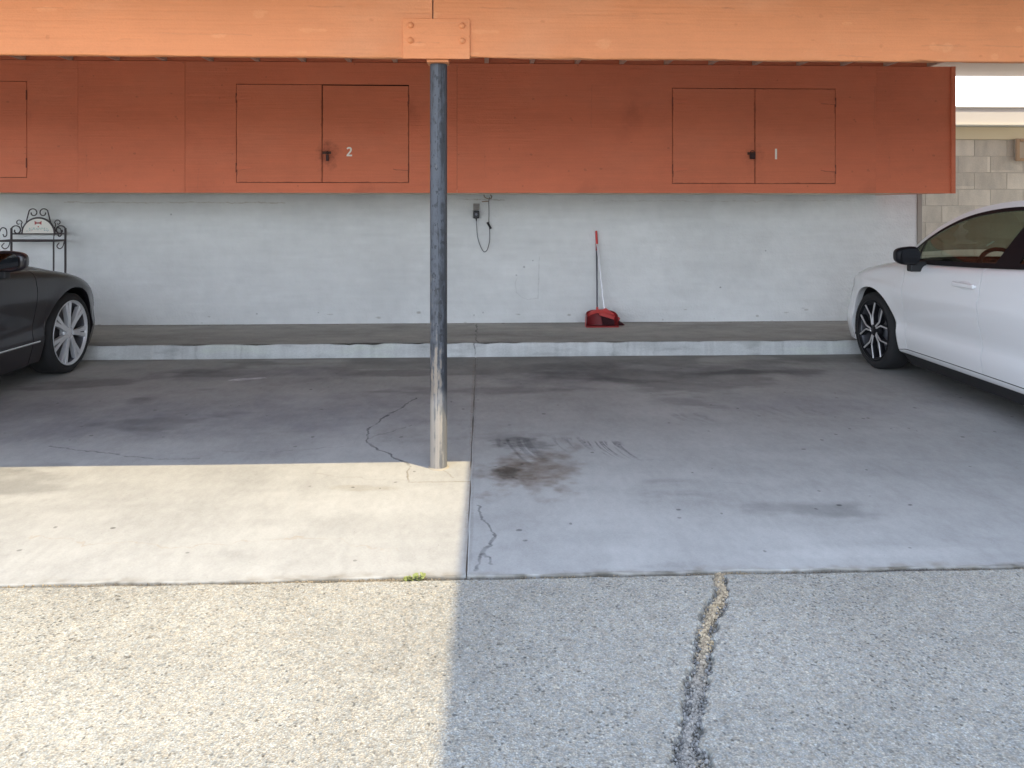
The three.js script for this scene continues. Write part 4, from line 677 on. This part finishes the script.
// ---------------------------------------------------------------- wrought iron rack by the wall, left
{
  const t = thing('iron_rack', 'wrought iron scrollwork rack with white plaque behind the dark car', 'rack', [-4.62, WALK, -8.0]);
  const iron = std([0.085, 0.072, 0.075], { roughness: 0.6, metalness: 0.5 }), zb = -0.2, zf = 0.02, hw = 0.275;
  const yy = v => v - WALK;                              // heights above the yard -> above the walkway
  for (const x of [-hw, hw]) { mesh('post', [rod([x, 0, zb], [x, yy(1.16), zb], 0.011)], iron, t); mesh('post', [rod([x, 0, zf], [x, yy(1.035), zf], 0.008)], iron, t); }
  for (const y of [0.5, 1.035]) mesh('shelf', [rod([-hw, yy(y), zf], [hw, yy(y), zf], 0.010), rod([-hw, yy(y), zb], [hw, yy(y), zb], 0.008), rod([-hw, yy(y), zb], [-hw, yy(y), zf], 0.009), rod([hw, yy(y), zb], [hw, yy(y), zf], 0.009), ...span(-0.22, 0.22, 8).map(x => rod([x, yy(y), zb], [x, yy(y), zf], 0.004, 0.004, 6))], iron, t);
  mesh('crossbar', rod([-hw, yy(1.10), zb], [hw, yy(1.10), zb], 0.008), iron, t);
  const arcP = (cx, cy, rx, ry, a0, a1, n = 20) => span(a0, a1, n).map(a => [cx + rx * Math.cos(a), yy(cy) + ry * Math.sin(a), zb]);
  mesh('arch', tube(arcP(0, 1.10, 0.165, 0.165, Math.PI, 0, 24), 0.010, 60, 8), iron, t);
  const spiral = (cx, cy, r0, r1, a0, a1, n = 26) => span(0, 1, n).map(q => { const a = lerp(a0, a1, q), r = lerp(r0, r1, q); return [cx + r * Math.cos(a), yy(cy) + r * Math.sin(a), zb]; });
  for (const s of [-1, 1]) {
    const fx = p => p.map(([x, y, z]) => [s * x, y, z]);
    mesh('scroll', tube(fx([[0.125, yy(1.21), zb], [0.112, yy(1.27), zb], [0.095, yy(1.335), zb], ...spiral(0.052, 1.318, 0.047, 0.02, 0.5, 0.5 + Math.PI * 1.9)]), 0.006, 90), iron, t);
    mesh('scroll', tube(fx([[hw, yy(1.12), zb], [hw, yy(1.15), zb], ...spiral(0.222, 1.135, 0.055, 0.018, 0.5, Math.PI * 2.1)]), 0.007, 80), iron, t);
    mesh('scroll', tube(fx([[0.16, yy(1.14), zb], [0.175, yy(1.20), zb], ...spiral(0.2, 1.215, 0.034, 0.012, Math.PI, -Math.PI * 0.7)]), 0.005, 70), iron, t);
    mesh('scroll', tube([[s * hw, yy(1.03), zf], [s * hw, yy(1.1), zf - 0.01], [s * hw, yy(1.165), zf - 0.06], [s * hw, yy(1.15), zf - 0.13], [s * hw, yy(1.09), zf - 0.14], [s * hw, yy(1.075), zf - 0.10], [s * hw, yy(1.10), zf - 0.08]], 0.006, 50), iron, t);
    mesh('scroll', tube([[s * hw, yy(1.03), zb + 0.02], [s * hw, yy(0.97), zb + 0.05], [s * hw, yy(0.95), zb + 0.11], [s * hw, yy(0.98), zb + 0.16], [s * hw, yy(1.01), zb + 0.12]], 0.005, 40), iron, t);
  }
  // half round plaque with a printed bow and flowers
  const cv = document.createElement('canvas'); cv.width = 256; cv.height = 128; const c = cv.getContext('2d');
  c.fillStyle = '#e6e2d8'; c.fillRect(0, 0, 256, 128);
  const dot = (x, y, r, col) => { c.fillStyle = col; c.beginPath(); c.arc(x, y, r, 0, 7); c.fill(); };
  for (let i = 0; i < 90; i++) { const a = rr(0.15, Math.PI - 0.15), q = rr(0.5, 0.86); dot(128 + 112 * q * Math.cos(a) * 1.0, 122 - 105 * q * Math.sin(a) * (0.4 + 0.3 * Math.abs(Math.cos(a))), rr(2, 5), ['#b9c9c0', '#9fb5b5', '#c9d2c4', '#d9c9c0'][i % 4]); }
  c.fillStyle = '#a8473f'; for (const s of [-1, 1]) { c.beginPath(); c.moveTo(128, 40); c.lineTo(128 + s * 30, 22); c.lineTo(128 + s * 28, 56); c.closePath(); c.fill(); } dot(128, 40, 7, '#7f302b'); dot(130, 72, 6, '#b06a60');
  const ct = new THREE.CanvasTexture(cv); ct.colorSpace = THREE.SRGBColorSpace;
  const sh = new THREE.Shape(); sh.absarc(0, 0, 0.155, 0, Math.PI); sh.lineTo(0.155, 0);
  const pg = new THREE.ExtrudeGeometry(sh, { depth: 0.012, bevelEnabled: false, curveSegments: 30 }).translate(0, yy(1.106), zb - 0.006); const pp = pg.attributes.position, pu = pg.attributes.uv; for (let i = 0; i < pp.count; i++) pu.setXY(i, (pp.getX(i) + 0.155) / 0.31, (pp.getY(i) - yy(1.106)) / 0.155);
  mesh('plaque', pg, std([1, 1, 1], { map: ct, roughness: 0.5 }), t);
}

// ---------------------------------------------------------------- adapter and cord on the wall
{
  const a = thing('wall_outlet', 'small grey outlet box on the white wall right of the post', 'outlet', [-0.062, 1.36, WALL]);
  mesh('box', rbox(-0.034, 0.034, -0.015, 0.055, 0.0005, 0.035, 0.005, 2), std([0.36, 0.34, 0.31], { roughness: 0.5 }), a);
  mesh('cover', rbox(-0.026, 0.026, -0.008, 0.046, 0.0355, 0.041, 0.002), std([0.20, 0.18, 0.17], { roughness: 0.4 }), a);
  const d = thing('power_adapter', 'black plug-in power adapter with thin cord hanging in a loop', 'adapter', [-0.062, 1.3, WALL + 0.045]);
  mesh('body', rbox(-0.033, 0.033, -0.045, 0.04, -0.035, 0.02, 0.012, 3), std([0.02, 0.021, 0.026], { roughness: 0.45 }), d);
  mesh('badge', new THREE.CylinderGeometry(0.014, 0.014, 0.003, 20).rotateX(Math.PI / 2).translate(0, 0, 0.0212), std([0.22, 0.23, 0.27]), d);
  mesh('strain_relief', rod([0, -0.043, -0.008], [0.001, -0.075, -0.008], 0.009, 0.005), M.black, d);
  mesh('cord', tube([[0.001, -0.07, -0.008], [0.005, -0.14, -0.012], [0.013, -0.235, -0.015], [0.04, -0.33, -0.02], [0.07, -0.39, -0.022], [0.09, -0.405, -0.022], [0.112, -0.39, -0.022], [0.134, -0.33, -0.02], [0.143, -0.28, -0.018], [0.143, -0.17, -0.018], [0.137, -0.1, -0.02], [0.136, 0.05, -0.02], [0.135, 0.15, -0.018], [0.146, 0.185, -0.01]], 0.0042, 110, 6), std([0.16, 0.16, 0.17], { roughness: 0.5 }), d);
  mesh('connector', rod([0.118, -0.085, -0.012], [0.158, -0.155, -0.012], 0.0125), M.black, d);
  const k = thing('wire_hook', 'bent rusty hook under the cabinet edge holding the thin cord', 'hook', [0.075, 1.5, WALL + 0.02]);
  mesh('hook', tube([[-0.055, 0.012, 0.05], [-0.05, -0.012, 0.05], [-0.02, -0.03, 0.05], [0.02, -0.03, 0.045], [0.028, -0.01, 0.04], [0.012, 0.01, 0.03]], 0.005, 40), std([0.25, 0.17, 0.10], { roughness: 0.7 }), k);
  mesh('nail', rod([-0.075, -0.065, -0.02], [-0.01, -0.06, 0.02], 0.005), std([0.30, 0.22, 0.14]), k);
}

// ---------------------------------------------------------------- red dustpan and broom
{
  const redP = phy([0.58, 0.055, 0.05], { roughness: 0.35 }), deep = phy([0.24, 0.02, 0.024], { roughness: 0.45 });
  const d = thing('dustpan', 'red upright dustpan with long handle leaning on the white wall', 'dustpan', [1.247, WALK, -8.03]);
  // scoop: floor, back, sides and hood, mouth towards the yard
  const wF = 0.17;
  const pan = grid(span(0, 1, 20), span(0, 1, 16), (a, b) => {        // a across round the back, b up
    const ang = lerp(Math.PI * 1.04, -Math.PI * 0.04, a), hgt = 0.125 + 0.035 * Math.sin(a * Math.PI), y = 0.004 + hgt * b, lean = -0.035 * b;
    return [wF * Math.cos(ang) * (1 - 0.06 * b), y, 0.07 - 0.15 * Math.pow(Math.abs(Math.sin(ang)), 0.55) * Math.sign(Math.sin(ang) || 1) + lean * 0.2];
  });
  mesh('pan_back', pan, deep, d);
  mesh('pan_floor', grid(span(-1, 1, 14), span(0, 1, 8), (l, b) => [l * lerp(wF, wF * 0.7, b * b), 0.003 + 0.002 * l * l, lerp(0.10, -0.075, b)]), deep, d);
  mesh('hood', grid(span(-1, 1, 18), span(0, 1, 8), (l, b) => [l * lerp(0.155, 0.15, b), 0.168 - 0.05 * l * l - 0.028 * b * b, lerp(-0.07, -0.005, b)]), redP, d);
  for (const s of [-1, 1]) mesh('cheek', grid(span(0, 1, 8), span(0, 1, 8), (a, b) => [s * (wF - 0.006 * b), 0.004 + lerp(0.125, 0.02, a) * b, lerp(0.0, 0.10, a)]), redP, d);
  mesh('lip', rod([-wF, 0.006, 0.101], [wF, 0.006, 0.101], 0.004), redP, d);
  mesh('socket', rod([-0.03, 0.13, -0.055], [-0.029, 0.19, -0.068], 0.016, 0.012), redP, d);
  mesh('handle', rod([-0.03, 0.17, -0.064], [-0.012, 0.85, -0.225], 0.0085), std([0.07, 0.07, 0.085], { roughness: 0.35, metalness: 0.4 }), d);
  mesh('grip', [rod([-0.0125, 0.78, -0.209], [-0.0115, 0.86, -0.228], 0.0125)], deep, d);
  const b = thing('broom', 'red broom with silver handle standing in the dustpan, bristles out to the right', 'broom', [1.292, WALK, -8.09]);
  mesh('handle', rod([0.0, 0.16, 0.0], [-0.055, 0.86, -0.160], 0.0095), std([0.62, 0.62, 0.64], { roughness: 0.3, metalness: 0.5 }), b);
  mesh('grip', [rod([-0.0545, 0.85, -0.158], [-0.058, 0.982, -0.1885], 0.014, 0.012), new THREE.SphereGeometry(0.012, 12, 8).translate(-0.058, 0.982, -0.1885)], redP, b);
  const bl = new THREE.Shape([[-0.06, 0.145], [0.005, 0.175], [0.02, 0.175], [0.16, 0.075], [0.15, 0.05], [-0.05, 0.11]].map(p => new THREE.Vector2(...p)));
  mesh('brush_block', new THREE.ExtrudeGeometry(bl, { depth: 0.03, bevelEnabled: true, bevelSize: 0.004, bevelThickness: 0.004, bevelSegments: 2 }).translate(0, 0, -0.005), redP, b);
  const br = []; for (let i = 0; i < 420; i++) { const q = rnd(), x0 = lerp(-0.045, 0.148, q), y0 = lerp(0.11, 0.055, q), z0 = rr(-0.004, 0.026), L = lerp(0.10, 0.075, q); br.push(rod([x0, y0, z0], [x0 + 0.03 + 0.035 * q + rr(-0.008, 0.008), Math.max(0.003, y0 - L + rr(-0.006, 0.006)), z0 + rr(-0.02, 0.03)], 0.0016, 0.001, 3)); }
  const bm = mesh('bristles', br, std([0.085, 0.022, 0.028], { roughness: 0.8 }), b); bm.userData.kind = 'stuff';
}

// ---------------------------------------------------------------- weed, sand in the crack, grit in the joint
{
  const w = thing('weed', 'tiny green weed growing from the sunlit joint by the asphalt', 'weed', [-0.262, -0.012, FRONT + 0.012]);
  const lm = phy([0.30, 0.33, 0.10], { roughness: 0.8, transmission: 0.3, thickness: 0 }), st = std([0.16, 0.15, 0.06]);
  const leaf = new THREE.CircleGeometry(0.0065, 7).scale(1, 1.5, 1).translate(0, 0.0075, 0).rotateX(-0.9);
  for (let i = 0; i < 46; i++) { const cl = i % 3, cx = [-0.022, 0.004, 0.03][cl], hh = [0.012, 0.02, 0.024][cl], a = rr(0, 6.28), rad = rr(0.001, 0.015); mesh('leaf', leaf.clone().scale(rr(0.7, 1.2), 1, rr(0.7, 1.2)).rotateY(a).translate(cx + Math.cos(a) * rad, rr(0.004, hh), Math.sin(a) * rad * 0.6), lm, w); }
  for (let i = 0; i < 7; i++) { const x = rr(-0.025, 0.035); mesh('stem', rod([x * 0.7, 0, 0], [x, rr(0.012, 0.026), rr(-0.005, 0.008)], 0.001, 0.0007, 4), st, w); }
}
function grains(name, label, n, place, cols) {
  const g = new THREE.IcosahedronGeometry(1, 0), im = new THREE.InstancedMesh(g, std([1, 1, 1], { roughness: 0.95 }), n), m = new THREE.Matrix4(), q = new THREE.Quaternion(), c = new THREE.Color();
  for (let i = 0; i < n; i++) { const [x, y, z, s] = place(i); q.setFromEuler(new THREE.Euler(rr(0, 6), rr(0, 6), rr(0, 6))); m.compose(V(x, y, z), q, V(s * rr(0.8, 1.3), s * rr(0.6, 1), s * rr(0.8, 1.3))); im.setMatrixAt(i, m); const k = cols(x, z); im.setColorAt(i, c.setRGB(...k)); }
  im.name = name; im.castShadow = im.receiveShadow = true; im.userData = { label, category: 'grit', kind: 'stuff' }; scene.add(im);
}
{
  const at = t => { const f = t * (crackPath.length - 1), i = Math.min(crackPath.length - 2, Math.floor(f)), k = f - i; return [lerp(crackPath[i][0], crackPath[i + 1][0], k), lerp(crackPath[i][1], crackPath[i + 1][1], k)]; };
  const tone = () => rr(0.55, 1.2);
  grains('crack_sand', 'tan sand and gravel filling the long crack in the asphalt', 9000, () => { const t = Math.pow(rnd(), 1.1) * 0.8, [x, z] = at(t), w = crackHalf(z), o = (rnd() + rnd() + rnd() - 1.5) * w * (t < 0.45 ? 1.0 : 0.95) - 0.003; const s = rnd() < 0.12 ? rr(0.003, 0.006) : rr(0.0012, 0.0028); return [x + o - (fbm(x * 30, z * 30, 5) - 0.5) * 0.045, -0.020 + 0.003 * rnd() + (fbm(x * 1.1, z * 1.1, 3) - 0.5) * 0.006 + s * 0.5 + Math.max(0, 0.009 * (1 - Math.abs(o) / w)), z + rr(-0.01, 0.01), s]; },
    (x, z) => { const k = tone(), sandy = sstep(-2.15, -2.5, z) * 0.8 + (vn(z * 12, x * 12) > 0.62 ? 0.3 : 0); return [lerp(0.31, 0.52, sandy) * k, lerp(0.285, 0.40, sandy) * k, lerp(0.25, 0.25, sandy) * k]; });
  grains('crack_rubble', 'dark broken asphalt crumbs along the edges of the long crack', 1100, () => { const t = Math.pow(rnd(), 0.6) * 0.8, [x, z] = at(t), w = crackHalf(z), sd = rnd() < 0.5 ? -1 : 1, o = sd * w * rr(0.55, 1.15), s = rnd() < 0.25 ? rr(0.003, 0.0065) : rr(0.0015, 0.003); return [x + o - (fbm(x * 45, z * 45, 5) - 0.5) * 0.05, -0.008 + rr(-0.005, 0.002) + (fbm(x * 1.1, z * 1.1, 3) - 0.5) * 0.006, z + rr(-0.012, 0.012), s]; },
    () => { const k = rr(0.09, 0.3); return [k, k * 0.96, k * 0.9]; });
  grains('joint_grit', 'loose grit along the seam between slab and asphalt', 3600, () => { let x = rr(-2.4, 2.6); if (rnd() < 0.45) x = [0.9, 1.62, -0.75, -0.45, -0.28, 1.75][Math.floor(rnd() * 6)] + rr(-0.12, 0.12); const s = rr(0.001, 0.0032); return [x, -0.013 + s + (fbm(x * 1.1, FRONT * 1.1, 3) - 0.5) * 0.006 + rr(0, 0.004), FRONT + 0.006 + (rnd() + rnd() - 1) * 0.02, s]; },
    (x) => { const k = tone(), sandy = vn(x * 3, 5); return [lerp(0.13, 0.42, sandy) * k, lerp(0.12, 0.32, sandy) * k, lerp(0.11, 0.19, sandy) * k]; });
}

renderer.render(scene, camera);
